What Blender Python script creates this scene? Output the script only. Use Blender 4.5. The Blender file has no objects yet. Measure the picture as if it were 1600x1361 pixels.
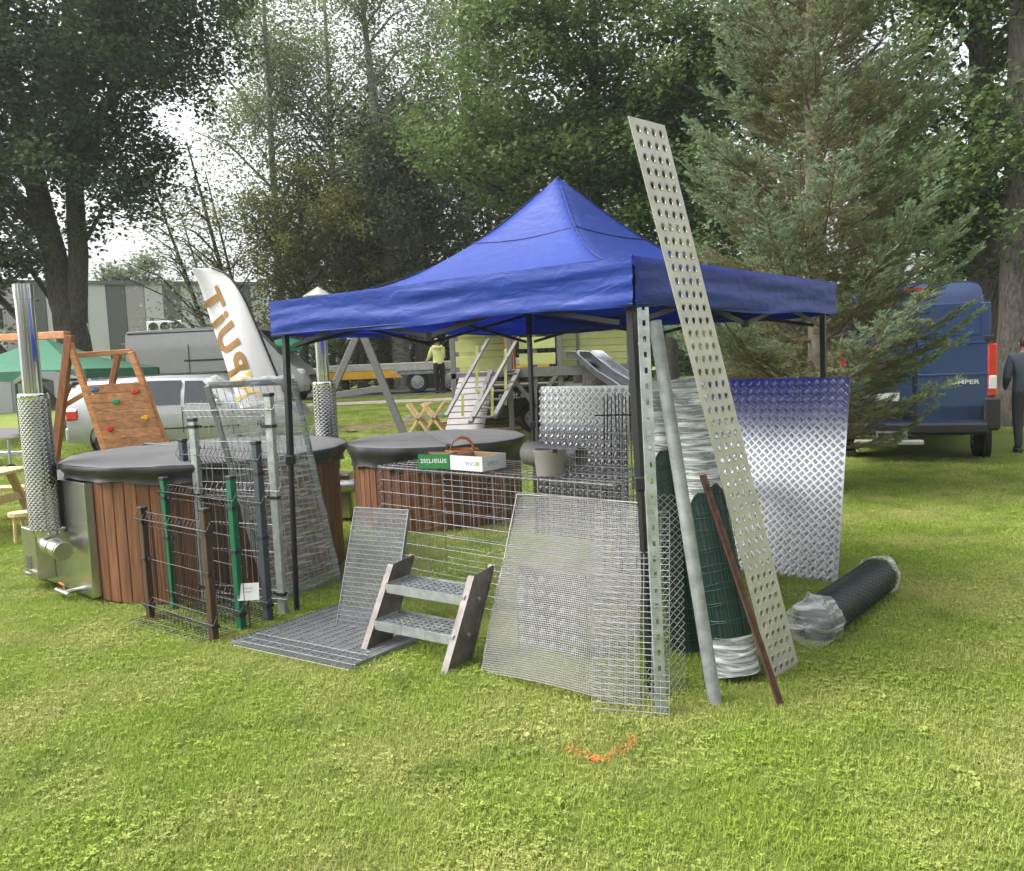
import bpy, bmesh, math, random
import numpy as np
from mathutils import Vector, Matrix, Euler, Quaternion
random.seed(7); rng = np.random.default_rng(7)
R = math.radians
SC = bpy.context.scene
COL = SC.collection
# ------------------------------------------------------------------ camera, sky, sun, exposure
FPX, PITCH, ROLL, EYE = 1301.7, .0911, -.0423, 1.757
cp, sp, cr, sr = math.cos(PITCH), math.sin(PITCH), math.cos(ROLL), math.sin(ROLL)
_up = Vector((0, sp, cp)); FWD = Vector((0, cp, -sp))
RIGHT = cr * Vector((1, 0, 0)) + sr * _up
UP = -sr * Vector((1, 0, 0)) + cr * _up
cam = bpy.data.cameras.new('camera'); camo = bpy.data.objects.new('camera', cam); COL.objects.link(camo)
cam.sensor_fit = 'HORIZONTAL'; cam.sensor_width = 36; cam.lens = FPX / 1600 * 36
cam.clip_start = .05; cam.clip_end = 3000
M = Matrix.Identity(4)
for i in range(3):
    M[i][0] = RIGHT[i]; M[i][1] = UP[i]; M[i][2] = -FWD[i]
M[2][3] = EYE
camo.matrix_world = M
SC.camera = camo
w = bpy.data.worlds.new('World'); SC.world = w; w.use_nodes = True
nt = w.node_tree; bg = nt.nodes['Background']
SUN_EL, SUN_AZ = R(52), R(-92)      # azimuth measured from +Y towards +X
sky = nt.nodes.new('ShaderNodeTexSky'); sky.sky_type = 'NISHITA'; sky.sun_disc = False
sky.sun_elevation = SUN_EL; sky.sun_rotation = SUN_AZ
sky.air_density = 1.0; sky.dust_density = 6.0; sky.ozone_density = 1.0
hs = nt.nodes.new('ShaderNodeHueSaturation'); hs.inputs['Saturation'].default_value = .13
nt.links.new(sky.outputs[0], hs.inputs['Color']); nt.links.new(hs.outputs[0], bg.inputs['Color'])
bg.inputs['Strength'].default_value = .15
sun = bpy.data.lights.new('sun', 'SUN'); sun.energy = .85; sun.angle = R(36); sun.color = (1, .96, .9)
suno = bpy.data.objects.new('sun', sun); COL.objects.link(suno)
sd = Vector((math.sin(SUN_AZ) * math.cos(SUN_EL), math.cos(SUN_AZ) * math.cos(SUN_EL), math.sin(SUN_EL)))
suno.rotation_euler = sd.to_track_quat('Z', 'Y').to_euler(); suno.location = sd * 50
vs = SC.view_settings; vs.view_transform = 'Standard'; vs.look = 'None'; vs.gamma = 1; vs.exposure = 1.47
vs.use_curve_mapping = False
SC.cycles.use_denoising = True
SC.cycles.max_bounces = 6; SC.cycles.transparent_max_bounces = 24
SC.cycles.diffuse_bounces = 3; SC.cycles.glossy_bounces = 4

def ray(px, py):
    return RIGHT * ((px - 800) / FPX) - UP * ((py - 680.5) / FPX) + FWD
def G(px, py, z=0.):                  # where the line of sight of a photo point meets the level z
    d = ray(px, py); t = (z - EYE) / d.z
    return Vector((0, 0, EYE)) + d * t
def Yp(px, py, y):                    # the same at a given distance
    d = ray(px, py)
    return Vector((0, 0, EYE)) + d * (y / d.y)
def sm(t):
    t = min(max(t, 0.), 1.); return t * t * (3 - 2 * t)
def terr(x, y):
    s = 14.5 + 5 * sm((x - 2) / 3)
    return .8 * sm((y - s) / 8.5) * sm((x + 15) / 6)

# ------------------------------------------------------------------ helpers
WM = {}
def thing(name, label, cat, loc=(0, 0, 0), rz=0., group=None):
    o = bpy.data.objects.new(name, None); COL.objects.link(o); o.empty_display_size = .1
    o.location = loc; o.rotation_euler = (0, 0, rz)
    WM[o] = Matrix.Translation(Vector(loc)) @ Matrix.Rotation(rz, 4, 'Z')
    tag(o, label, cat, group); return o
def tag(o, label=None, cat=None, group=None, kind=None):
    if label: o['label'] = label
    if cat: o['category'] = cat
    if group: o['group'] = group
    if kind: o['kind'] = kind
    return o
class MB:
    def __init__(s): s.v = []; s.f = []; s.mi = []
    def add(s, vs, fs, mi=0):
        n = len(s.v); s.v.extend(tuple(v) for v in vs)
        s.f.extend(tuple(i + n for i in f) for f in fs); s.mi.extend([mi] * len(fs)); return s
    def box(s, c, size, Rm=None, mi=0):
        c = Vector(c); a, b, d = (k / 2 for k in size); vs = []
        for x in (-a, a):
            for y in (-b, b):
                for z in (-d, d):
                    p = Vector((x, y, z)); p = Rm @ p if Rm is not None else p; vs.append(c + p)
        return s.add(vs, [(0, 1, 3, 2), (4, 6, 7, 5), (0, 4, 5, 1), (2, 3, 7, 6), (0, 2, 6, 4), (1, 5, 7, 3)], mi)
    def bar(s, p0, p1, w, h, up=(0, 0, 1), mi=0):
        p0 = Vector(p0); p1 = Vector(p1); d = (p1 - p0); L = d.length
        if L < 1e-6: return s
        d /= L; u = Vector(up); sd_ = d.cross(u)
        if sd_.length < 1e-4: sd_ = d.cross(Vector((1, 0, 0)))
        sd_.normalize(); u = sd_.cross(d)
        Rm = Matrix((d, sd_, u)).transposed()
        return s.box((p0 + p1) / 2, (L, w, h), Rm, mi)
    def tube(s, p0, p1, r, n=8, r2=None, cap=True, mi=0):
        return s.path([p0, p1], [r, r if r2 is None else r2], n, cap=cap, mi=mi)
    def path(s, pts, r, n=6, closed=False, cap=True, mi=0):
        pts = [Vector(p) for p in pts]; k = len(pts)
        rs = r if isinstance(r, (list, tuple)) else [r] * k
        t0 = (pts[1] - pts[0]).normalized(); a = t0.cross(Vector((0, 0, 1)))
        if a.length < 1e-3: a = t0.cross(Vector((1, 0, 0)))
        a.normalize(); vs = []
        for i, p in enumerate(pts):
            t = (pts[(i + 1) % k] - pts[i - 1]) if closed else (pts[min(i + 1, k - 1)] - pts[max(i - 1, 0)])
            if t.length < 1e-9: t = t0
            t.normalize(); a = (a - t * a.dot(t))
            if a.length < 1e-6: a = t.orthogonal()
            a.normalize(); b = t.cross(a)
            for j in range(n):
                q = 2 * math.pi * j / n; vs.append(p + (a * math.cos(q) + b * math.sin(q)) * rs[i])
        fs = []
        for i in range(k if closed else k - 1):
            i2 = (i + 1) % k
            for j in range(n):
                j2 = (j + 1) % n; fs.append((i * n + j, i * n + j2, i2 * n + j2, i2 * n + j))
        if cap and not closed:
            fs.append(tuple(range(n - 1, -1, -1))); fs.append(tuple((k - 1) * n + j for j in range(n)))
        return s.add(vs, fs, mi)
    def lathe(s, prof, n=32, Mx=None, mi=0, a0=0., a1=2 * math.pi):
        Mx = Mx or Matrix.Identity(4); full = abs(a1 - a0 - 2 * math.pi) < 1e-6; vs = []; k = len(prof)
        na = n if full else n + 1
        for j in range(na):
            q = a0 + (a1 - a0) * j / n
            for (r, z) in prof: vs.append(Mx @ Vector((r * math.cos(q), r * math.sin(q), z)))
        fs = []
        for j in range(n):
            j2 = (j + 1) % na
            for i in range(k - 1): fs.append((j * k + i, j2 * k + i, j2 * k + i + 1, j * k + i + 1))
        return s.add(vs, fs, mi)
    def prism(s, poly, off, mi=0):
        poly = [Vector(p) for p in poly]; off = Vector(off); n = len(poly)
        vs = poly + [p + off for p in poly]
        fs = [tuple(range(n - 1, -1, -1)), tuple(range(n, 2 * n))] + [(i, (i + 1) % n, n + (i + 1) % n, n + i) for i in range(n)]
        return s.add(vs, fs, mi)
    def build(s, name, mats, parent=None, smooth=False, bevel=0., loc=None):
        me = bpy.data.meshes.new(name); vs = s.v
        W_ = WM.get(parent) if parent is not None else (Matrix.Translation(Vector(loc)) if loc is not None else None)
        if W_ is not None:
            Wi = W_.inverted(); vs = [tuple(Wi @ Vector(v)) for v in vs]
        me.from_pydata(vs, [], s.f); me.update()
        for m_ in (mats if isinstance(mats, (list, tuple)) else [mats]): me.materials.append(m_)
        if any(s.mi): me.polygons.foreach_set('material_index', s.mi)
        bm = bmesh.new(); bm.from_mesh(me); bmesh.ops.recalc_face_normals(bm, faces=bm.faces)
        if bevel: bmesh.ops.bevel(bm, geom=list(bm.edges), offset=bevel, segments=1, affect='EDGES', clamp_overlap=True)
        bm.to_mesh(me); bm.free()
        if smooth:
            me.polygons.foreach_set('use_smooth', [True] * len(me.polygons))
            me.set_sharp_from_angle(angle=R(smooth if smooth is not True else 40))
        o = bpy.data.objects.new(name, me); COL.objects.link(o)
        if parent is not None: o.parent = parent; WM[o] = W_
        elif loc is not None: o.location = loc
        return o
def np_mesh(name, V, F, mat, parent=None, attr=None):
    me = bpy.data.meshes.new(name); k = F.shape[1]
    W_ = WM.get(parent)
    if W_ is not None:
        Wi = np.array(W_.inverted()); V = V @ Wi[:3, :3].T + Wi[:3, 3]
    me.vertices.add(len(V)); me.vertices.foreach_set('co', np.ascontiguousarray(V, dtype=np.float32).ravel())
    me.loops.add(F.size); me.loops.foreach_set('vertex_index', np.ascontiguousarray(F, dtype=np.int32).ravel())
    me.polygons.add(len(F)); me.polygons.foreach_set('loop_start', np.arange(0, F.size, k, dtype=np.int32))
    me.polygons.foreach_set('loop_total', np.full(len(F), k, dtype=np.int32))
    if attr is not None:
        a = me.attributes.new('age', 'FLOAT', 'POINT'); a.data.foreach_set('value', np.ascontiguousarray(attr, dtype=np.float32))
    me.update(calc_edges=True); me.materials.append(mat)
    o = bpy.data.objects.new(name, me); COL.objects.link(o)
    if parent is not None: o.parent = parent; WM[o] = W_
    return o
def text_geo(txt, size, depth=.004, bold=0.):
    c = bpy.data.curves.new('lettering', 'FONT'); c.body = txt; c.size = size; c.extrude = depth; c.align_x = 'CENTER'; c.align_y = 'CENTER'
    c.resolution_u = 3; c.offset = bold
    o = bpy.data.objects.new('lettering', c); COL.objects.link(o)
    dg = bpy.context.evaluated_depsgraph_get(); me = bpy.data.meshes.new_from_object(o.evaluated_get(dg))
    vs = [v.co.copy() for v in me.vertices]; fs = [tuple(p.vertices) for p in me.polygons]
    bpy.data.objects.remove(o); bpy.data.curves.remove(c); bpy.data.meshes.remove(me); return vs, fs
def frame(o, x, y):                       # matrix with origin o, x axis x, y axis y
    x = Vector(x).normalized(); y = Vector(y); z = x.cross(y).normalized(); y = z.cross(x)
    m_ = Matrix((x, y, z)).transposed().to_4x4(); m_.translation = Vector(o); return m_

# ------------------------------------------------------------------ materials
def nodes_of(name):
    m_ = bpy.data.materials.new(name); m_.use_nodes = True; n = m_.node_tree.nodes; l = m_.node_tree.links
    return m_, n, l, n['Principled BSDF']
def pm(name, col, rough=.6, metal=0., var=.15, vs_=6., bump=0., bs=60., col2=None, stretch=None, coat=0., rand=0., spec=None):
    m_, n, l, b = nodes_of(name)
    tc = n.new('ShaderNodeTexCoord'); mp = n.new('ShaderNodeMapping'); l.new(tc.outputs['Object'], mp.inputs[0])
    if stretch: mp.inputs['Scale'].default_value = stretch
    nz = n.new('ShaderNodeTexNoise'); nz.inputs['Scale'].default_value = vs_; nz.inputs['Detail'].default_value = 6; nz.inputs['Roughness'].default_value = .65
    l.new(mp.outputs[0], nz.inputs['Vector'])
    rp = n.new('ShaderNodeValToRGB'); rp.color_ramp.elements[0].position = .32; rp.color_ramp.elements[1].position = .68
    c2 = col2 or tuple(min(1, c * (1 + var)) for c in col)
    rp.color_ramp.elements[0].color = (*[c * (1 - var) for c in col], 1); rp.color_ramp.elements[1].color = (*c2, 1)
    l.new(nz.outputs['Fac'], rp.inputs[0]); out = rp.outputs[0]
    if rand:
        oi = n.new('ShaderNodeObjectInfo'); h_ = n.new('ShaderNodeHueSaturation'); mr = n.new('ShaderNodeMapRange')
        mr.inputs['To Min'].default_value = 1 - rand; mr.inputs['To Max'].default_value = 1 + rand
        l.new(oi.outputs['Random'], mr.inputs['Value']); l.new(mr.outputs[0], h_.inputs['Value']); l.new(out, h_.inputs['Color']); out = h_.outputs[0]
    l.new(out, b.inputs['Base Color'])
    b.inputs['Roughness'].default_value = rough; b.inputs['Metallic'].default_value = metal
    if spec is not None: b.inputs['Specular IOR Level'].default_value = spec
    if coat: b.inputs['Coat Weight'].default_value = coat; b.inputs['Coat Roughness'].default_value = .08
    if bump:
        n2 = n.new('ShaderNodeTexNoise'); n2.inputs['Scale'].default_value = bs; n2.inputs['Detail'].default_value = 5; l.new(mp.outputs[0], n2.inputs['Vector'])
        bp = n.new('ShaderNodeBump'); bp.inputs['Strength'].default_value = bump; bp.inputs['Distance'].default_value = .01
        l.new(n2.outputs['Fac'], bp.inputs['Height']); l.new(bp.outputs[0], b.inputs['Normal'])
    return m_
def leafmat(name, ca, cb, trans=.35, rough=.55, attr=False, cc=None):
    m_, n, l, b = nodes_of(name); out = n['Material Output']
    mx = n.new('ShaderNodeMix'); mx.data_type = 'RGBA'; mx.inputs['A'].default_value = (*ca, 1); mx.inputs['B'].default_value = (*cb, 1)
    g = n.new('ShaderNodeNewGeometry'); src = g.outputs['Random Per Island']
    l.new(src, mx.inputs['Factor']); col = mx.outputs['Result']
    if attr:
        at = n.new('ShaderNodeAttribute'); at.attribute_name = 'age'; m2 = n.new('ShaderNodeMix'); m2.data_type = 'RGBA'
        m2.inputs['B'].default_value = (*cc, 1); l.new(col, m2.inputs['A']); l.new(at.outputs['Fac'], m2.inputs['Factor']); col = m2.outputs['Result']
    l.new(col, b.inputs['Base Color']); b.inputs['Roughness'].default_value = rough; b.inputs['Specular IOR Level'].default_value = .3
    t = n.new('ShaderNodeBsdfTranslucent'); l.new(col, t.inputs['Color']); ms = n.new('ShaderNodeMixShader'); ms.inputs[0].default_value = trans
    l.new(b.outputs[0], ms.inputs[1]); l.new(t.outputs[0], ms.inputs[2]); l.new(ms.outputs[0], out.inputs['Surface']); return m_
def filmmat(name, alpha, col=(.85, .87, .88), sc=9, bd=.006):
    m_, n, l, b = nodes_of(name); out = n['Material Output']
    tr = n.new('ShaderNodeBsdfTransparent'); ms = n.new('ShaderNodeMixShader')
    tc = n.new('ShaderNodeTexCoord'); mp = n.new('ShaderNodeMapping'); mp.inputs['Scale'].default_value = (.6, .6, 7); mp.inputs['Rotation'].default_value = (.12, .1, .3)
    l.new(tc.outputs['Object'], mp.inputs[0])
    nz = n.new('ShaderNodeTexNoise'); nz.inputs['Scale'].default_value = sc; nz.inputs['Detail'].default_value = 8; nz.inputs['Distortion'].default_value = .7
    l.new(mp.outputs[0], nz.inputs['Vector'])
    rp = n.new('ShaderNodeMapRange'); rp.inputs['From Min'].default_value = .45; rp.inputs['From Max'].default_value = .72
    rp.inputs['To Min'].default_value = alpha * .45; rp.inputs['To Max'].default_value = min(1, alpha * 1.9)
    l.new(nz.outputs['Fac'], rp.inputs['Value']); l.new(rp.outputs[0], ms.inputs[0])
    bp = n.new('ShaderNodeBump'); bp.inputs['Strength'].default_value = .7; bp.inputs['Distance'].default_value = bd
    l.new(nz.outputs['Fac'], bp.inputs['Height']); l.new(bp.outputs[0], b.inputs['Normal'])
    b.inputs['Base Color'].default_value = (*col, 1); b.inputs['Roughness'].default_value = .33
    l.new(tr.outputs[0], ms.inputs[1]); l.new(b.outputs[0], ms.inputs[2]); l.new(ms.outputs[0], out.inputs['Surface']); return m_
def glassmat(name, col=(.02, .025, .03)):
    return pm(name, col, .06, 0, .1, spec=.8)
MT = dict(
    black=pm('black_painted_metal', (.012, .012, .014), .45), rubber=pm('tyre_rubber', (.018, .018, .02), .85, bump=.2),
    galv=pm('galvanised_steel', (.42, .44, .46), .48, .75, .28, 14, bump=.06, bs=30),
    galvd=pm('galvanised_steel_dull', (.33, .35, .36), .6, .55, .3, 10, bump=.08, bs=40),
    galvg=pm('grating_zinc', (.2, .21, .22), .6, .35, .2, 10, bump=.05, bs=40),
    alu=pm('aluminium_sheet', (.6, .61, .62), .19, 1., .06, 3, bump=.03, bs=5),
    zinc=pm('perforated_plank_zinc', (.5, .48, .45), .5, .45, .14, 7, bump=.05, bs=15),
    stainless=pm('polished_stainless', (.68, .68, .67), .09, 1., .05, 4, bump=.05, bs=2.5),
    stainb=pm('brushed_stainless', (.55, .54, .51), .3, 1., .12, 6, bump=.04, bs=30),
    guard=pm('stamped_stainless', (.33, .33, .31), .16, 1., .1, 6),
    slide=pm('worn_slide_steel', (.2, .21, .23), .35, .8, .15, 4),
    stainp=pm('satin_stainless', (.6, .6, .58), .27, 1., .06, 2, bump=.06, bs=3),
    wire=pm('zinc_wire', (.27, .27, .27), .6, .35, .15, 20), wirew=pm('woven_wire', (.29, .285, .275), .6, .35, .12, 10),
    wired=pm('dark_coated_wire', (.02, .022, .022), .45), wireb=pm('brown_coated_wire', (.035, .02, .015), .5),
    gpost=pm('green_coated_steel', (.006, .1, .05), .4), gwire=pm('green_coated_wire', (.005, .05, .028), .4),
    dgreen=pm('dark_green_coated_wire', (.006, .022, .02), .42, var=.25),
    brown=pm('brown_coated_steel', (.06, .03, .02), .45), antr=pm('anthracite_coated_steel', (.045, .055, .07), .45),
    rust=pm('rusty_steel', (.09, .045, .028), .75, .2, .4, 25, bump=.3, bs=90),
    steelb=pm('mill_scale_steel', (.1, .08, .072), .5, .55, .4, 5, bump=.1, bs=40, col2=(.2, .18, .165)),
    tubwood=pm('stained_spruce', (.15, .06, .024), .6, 0, .45, 3.2, bump=.25, bs=18, stretch=(14, 14, .8), rand=.32),
    pine=pm('raw_pine', (.62, .44, .24), .65, 0, .2, 3, bump=.15, bs=20, stretch=(3, 3, 3), rand=.1),
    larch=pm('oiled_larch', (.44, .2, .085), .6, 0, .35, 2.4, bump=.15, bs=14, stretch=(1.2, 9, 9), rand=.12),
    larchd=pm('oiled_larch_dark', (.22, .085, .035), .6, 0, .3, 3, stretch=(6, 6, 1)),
    lid=pm('grey_vinyl_cover', (.09, .09, .095), .5, 0, .12, 3, bump=.35, bs=7),
    lidb=pm('black_vinyl_skirt', (.035, .035, .037), .45, 0, .2, 3, bump=.5, bs=9),
    blue=None, white=pm('white_print', (.75, .76, .77), .5, var=.04), paper=pm('white_paper', (.8, .8, .8), .7, var=.03),
    card=pm('brown_cardboard', (.42, .27, .15), .8), cgreen=pm('green_carton', (.02, .2, .06), .55), wicker=pm('orange_wicker', (.5, .2, .06), .6, bump=.6, bs=120),
    pvc=pm('grey_plastic_pipe', (.25, .235, .215), .55, var=.1), ink=pm('grey_print', (.35, .38, .42), .6), inkg=pm('green_print', (.25, .5, .08), .6),
    gold=pm('brown_gold_print', (.3, .16, .045), .55), yel=pm('yellow_print', (.75, .5, .1), .55),
    greyp=pm('grey_painted_timber', (.17, .165, .165), .6, 0, .15, 3, stretch=(5, 5, 5), rand=.08), mauve=pm('grey_stained_boards', (.3, .275, .28), .65, 0, .12, 3, rand=.06),
    lime=pm('lime_painted_boards', (.5, .53, .2), .6, 0, .1, 3, rand=.05), curtain=pm('orange_curtain', (.6, .28, .14), .7),
    tyellow=pm('yellow_painted_steel', (.75, .42, .02), .4), deckw=pm('weathered_planks', (.45, .43, .4), .7, var=.2, rand=.1),
    silver=pm('silver_car_paint', (.36, .37, .38), .3, .4, .05, coat=.6), grey=pm('grey_van_paint', (.31, .315, .31), .35, .2, .05, coat=.5),
    bluev=pm('blue_van_paint', (.016, .046, .165), .3, .1, .08, coat=.7), glass=glassmat('dark_car_glass'), rim=pm('wheel_rim', (.4, .4, .4), .4, .7),
    plastic=pm('black_plastic', (.02, .02, .022), .6), red=pm('red_lamp', (.55, .02, .015), .2, coat=1.), lamp=pm('clear_lamp', (.7, .7, .72), .15, coat=1.),
    hred=pm('red_hold', (.6, .03, .03), .45), hgreen=pm('green_hold', (.02, .3, .14), .45), hblue=pm('blue_hold', (.03, .15, .4), .45), hyel=pm('yellow_hold', (.75, .45, .02), .45),
    greent=pm('green_canopy', (.045, .17, .1), .7, var=.1), skin=pm('skin', (.5, .28, .2), .6), hair=pm('dark_hair', (.03, .02, .015), .7), hairl=pm('fair_hair', (.35, .25, .16), .7),
    hivis=pm('pale_yellow_fabric', (.72, .74, .3), .8, bump=.3, bs=25), navy=pm('slate_blue_fabric', (.06, .075, .1), .85, bump=.3, bs=25), trous=pm('black_trousers', (.012, .012, .014), .85, bump=.3, bs=25), jeans=pm('dark_grey_trousers', (.035, .037, .043), .85, bump=.3, bs=25),
    asphalt=pm('asphalt', (.11, .105, .105), .9, bump=.3, bs=50), pathm=pm('gravel_path', (.33, .28, .24), .95, bump=.3, bs=30),
    orange=pm('orange_paint', (.75, .14, .03), .7), film=filmmat('stretch_film', .33), filmd=filmmat('dense_stretch_film', .5), bag=filmmat('plastic_bag', .3, sc=5, bd=.012),
    navyseam=pm('navy_seam', (.006, .014, .1), .7),
    flag=pm('white_flag_fabric', (.68, .66, .68), .75, var=.04), soil=pm('bare_soil', (.12, .085, .05), .95, bump=.5, bs=20),
    bark=pm('grey_bark', (.05, .042, .034), .9, 0, .6, 9, bump=1., bs=9, stretch=(2.2, 2.2, .8), col2=(.1, .088, .072)), birch=pm('pale_birch_bark', (.2, .19, .17), .85, 0, .6, 4, bump=.5, bs=14, stretch=(1, 1, 3)), firbark=pm('fir_bark', (.2, .17, .13), .9, 0, .3, 9, bump=.6, bs=30), twig=pm('brown_twig', (.14, .1, .065), .9),
)
def bluecloth():
    m_, n, l, b = nodes_of('blue_tent_cloth'); out = n['Material Output']
    tc = n.new('ShaderNodeTexCoord'); nz = n.new('ShaderNodeTexNoise'); nz.inputs['Scale'].default_value = 2.2; nz.inputs['Detail'].default_value = 5
    l.new(tc.outputs['Object'], nz.inputs['Vector'])
    rp = n.new('ShaderNodeValToRGB'); rp.color_ramp.elements[0].color = (.009, .032, .21, 1); rp.color_ramp.elements[1].color = (.015, .045, .27, 1)
    l.new(nz.outputs['Fac'], rp.inputs[0]); l.new(rp.outputs[0], b.inputs['Base Color']); b.inputs['Roughness'].default_value = .48
    b.inputs['Specular IOR Level'].default_value = .3
    wv = n.new('ShaderNodeTexNoise'); wv.inputs['Scale'].default_value = 260; bp = n.new('ShaderNodeBump'); bp.inputs['Strength'].default_value = .15; bp.inputs['Distance'].default_value = .002
    l.new(tc.outputs['Object'], wv.inputs['Vector']); l.new(wv.outputs['Fac'], bp.inputs['Height'])
    mp = n.new('ShaderNodeMapping'); mp.inputs['Scale'].default_value = (1, 1, 2.6); l.new(tc.outputs['Object'], mp.inputs[0])
    w2 = n.new('ShaderNodeTexNoise'); w2.inputs['Scale'].default_value = 5; w2.inputs['Detail'].default_value = 6; w2.inputs['Distortion'].default_value = .6; l.new(mp.outputs[0], w2.inputs['Vector'])
    b2 = n.new('ShaderNodeBump'); b2.inputs['Strength'].default_value = .55; b2.inputs['Distance'].default_value = .02; l.new(w2.outputs['Fac'], b2.inputs['Height']); l.new(bp.outputs[0], b2.inputs['Normal']); l.new(b2.outputs[0], b.inputs['Normal'])
    t = n.new('ShaderNodeBsdfTranslucent'); t.inputs['Color'].default_value = (.03, .05, .6, 1); ms = n.new('ShaderNodeMixShader'); ms.inputs[0].default_value = .12
    l.new(b.outputs[0], ms.inputs[1]); l.new(t.outputs[0], ms.inputs[2]); l.new(ms.outputs[0], out.inputs['Surface']); return m_
MT['blue'] = bluecloth()
def lawnmat():
    m_, n, l, b = nodes_of('mown_lawn')
    tc = n.new('ShaderNodeTexCoord')
    def noise(sc, det=6):
        z = n.new('ShaderNodeTexNoise'); z.inputs['Scale'].default_value = sc; z.inputs['Detail'].default_value = det; z.inputs['Roughness'].default_value = .7
        l.new(tc.outputs['Object'], z.inputs['Vector']); return z
    def ramp(z, a, c, p0=.35, p1=.65):
        r_ = n.new('ShaderNodeValToRGB'); r_.color_ramp.elements[0].position = p0; r_.color_ramp.elements[1].position = p1
        r_.color_ramp.elements[0].color = (*a, 1); r_.color_ramp.elements[1].color = (*c, 1); l.new(z.outputs['Fac'], r_.inputs[0]); return r_
    a = ramp(noise(.7), (.15, .21, .035), (.23, .26, .055)); c = ramp(noise(22, 8), (.1, .15, .025), (.27, .3, .07))
    mx = n.new('ShaderNodeMix'); mx.data_type = 'RGBA'; mx.inputs['Factor'].default_value = .55
    l.new(a.outputs[0], mx.inputs['A']); l.new(c.outputs[0], mx.inputs['B']); l.new(mx.outputs['Result'], b.inputs['Base Color'])
    b.inputs['Roughness'].default_value = .9; b.inputs['Specular IOR Level'].default_value = .2
    bp = n.new('ShaderNodeBump'); bp.inputs['Strength'].default_value = .9; bp.inputs['Distance'].default_value = .04
    l.new(noise(45, 8).outputs['Fac'], bp.inputs['Height']); l.new(bp.outputs[0], b.inputs['Normal']); return m_
MT['lawn'] = lawnmat()
# ------------------------------------------------------------------ ground
def sheet(name, x0, x1, y0, y1, nx, ny, dz, mat):
    xs = np.linspace(x0, x1, nx); ys = np.linspace(y0, y1, ny)
    V = np.array([(x, y, terr(x, y) + dz) for y in ys for x in xs])
    F = np.array([(j * nx + i, j * nx + i + 1, (j + 1) * nx + i + 1, (j + 1) * nx + i) for j in range(ny - 1) for i in range(nx - 1)])
    o = np_mesh(name, V, F, mat); o.data.polygons.foreach_set('use_smooth', [True] * len(F)); o['kind'] = 'structure'; return o
def grid_sheet(name, xs, ys, dz, mat):
    nx, ny = len(xs), len(ys)
    V = np.array([(x, y, terr(x, y) + dz) for y in ys for x in xs])
    F = np.array([(j * nx + i, j * nx + i + 1, (j + 1) * nx + i + 1, (j + 1) * nx + i) for j in range(ny - 1) for i in range(nx - 1)])
    o = np_mesh(name, V, F, mat); o.data.polygons.foreach_set('use_smooth', [True] * len(F)); o['kind'] = 'structure'; return o
gx = np.concatenate([np.array([-900, -300, -100, -60]), np.arange(-40, 41, 1.), np.array([60, 100, 300, 900])])
gy = np.concatenate([np.array([-200, -30, -5]), np.arange(0, 46, 1.), np.array([60, 100, 300, 1500])])
grid_sheet('ground', gx, gy, 0, MT['lawn'])
sheet('road', -60, 60, 25.4, 31, 121, 12, .012, MT['asphalt'])
sheet('footpath', -30, 3.5, 21.7, 22.5, 60, 3, .012, MT['pathm'])
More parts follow.
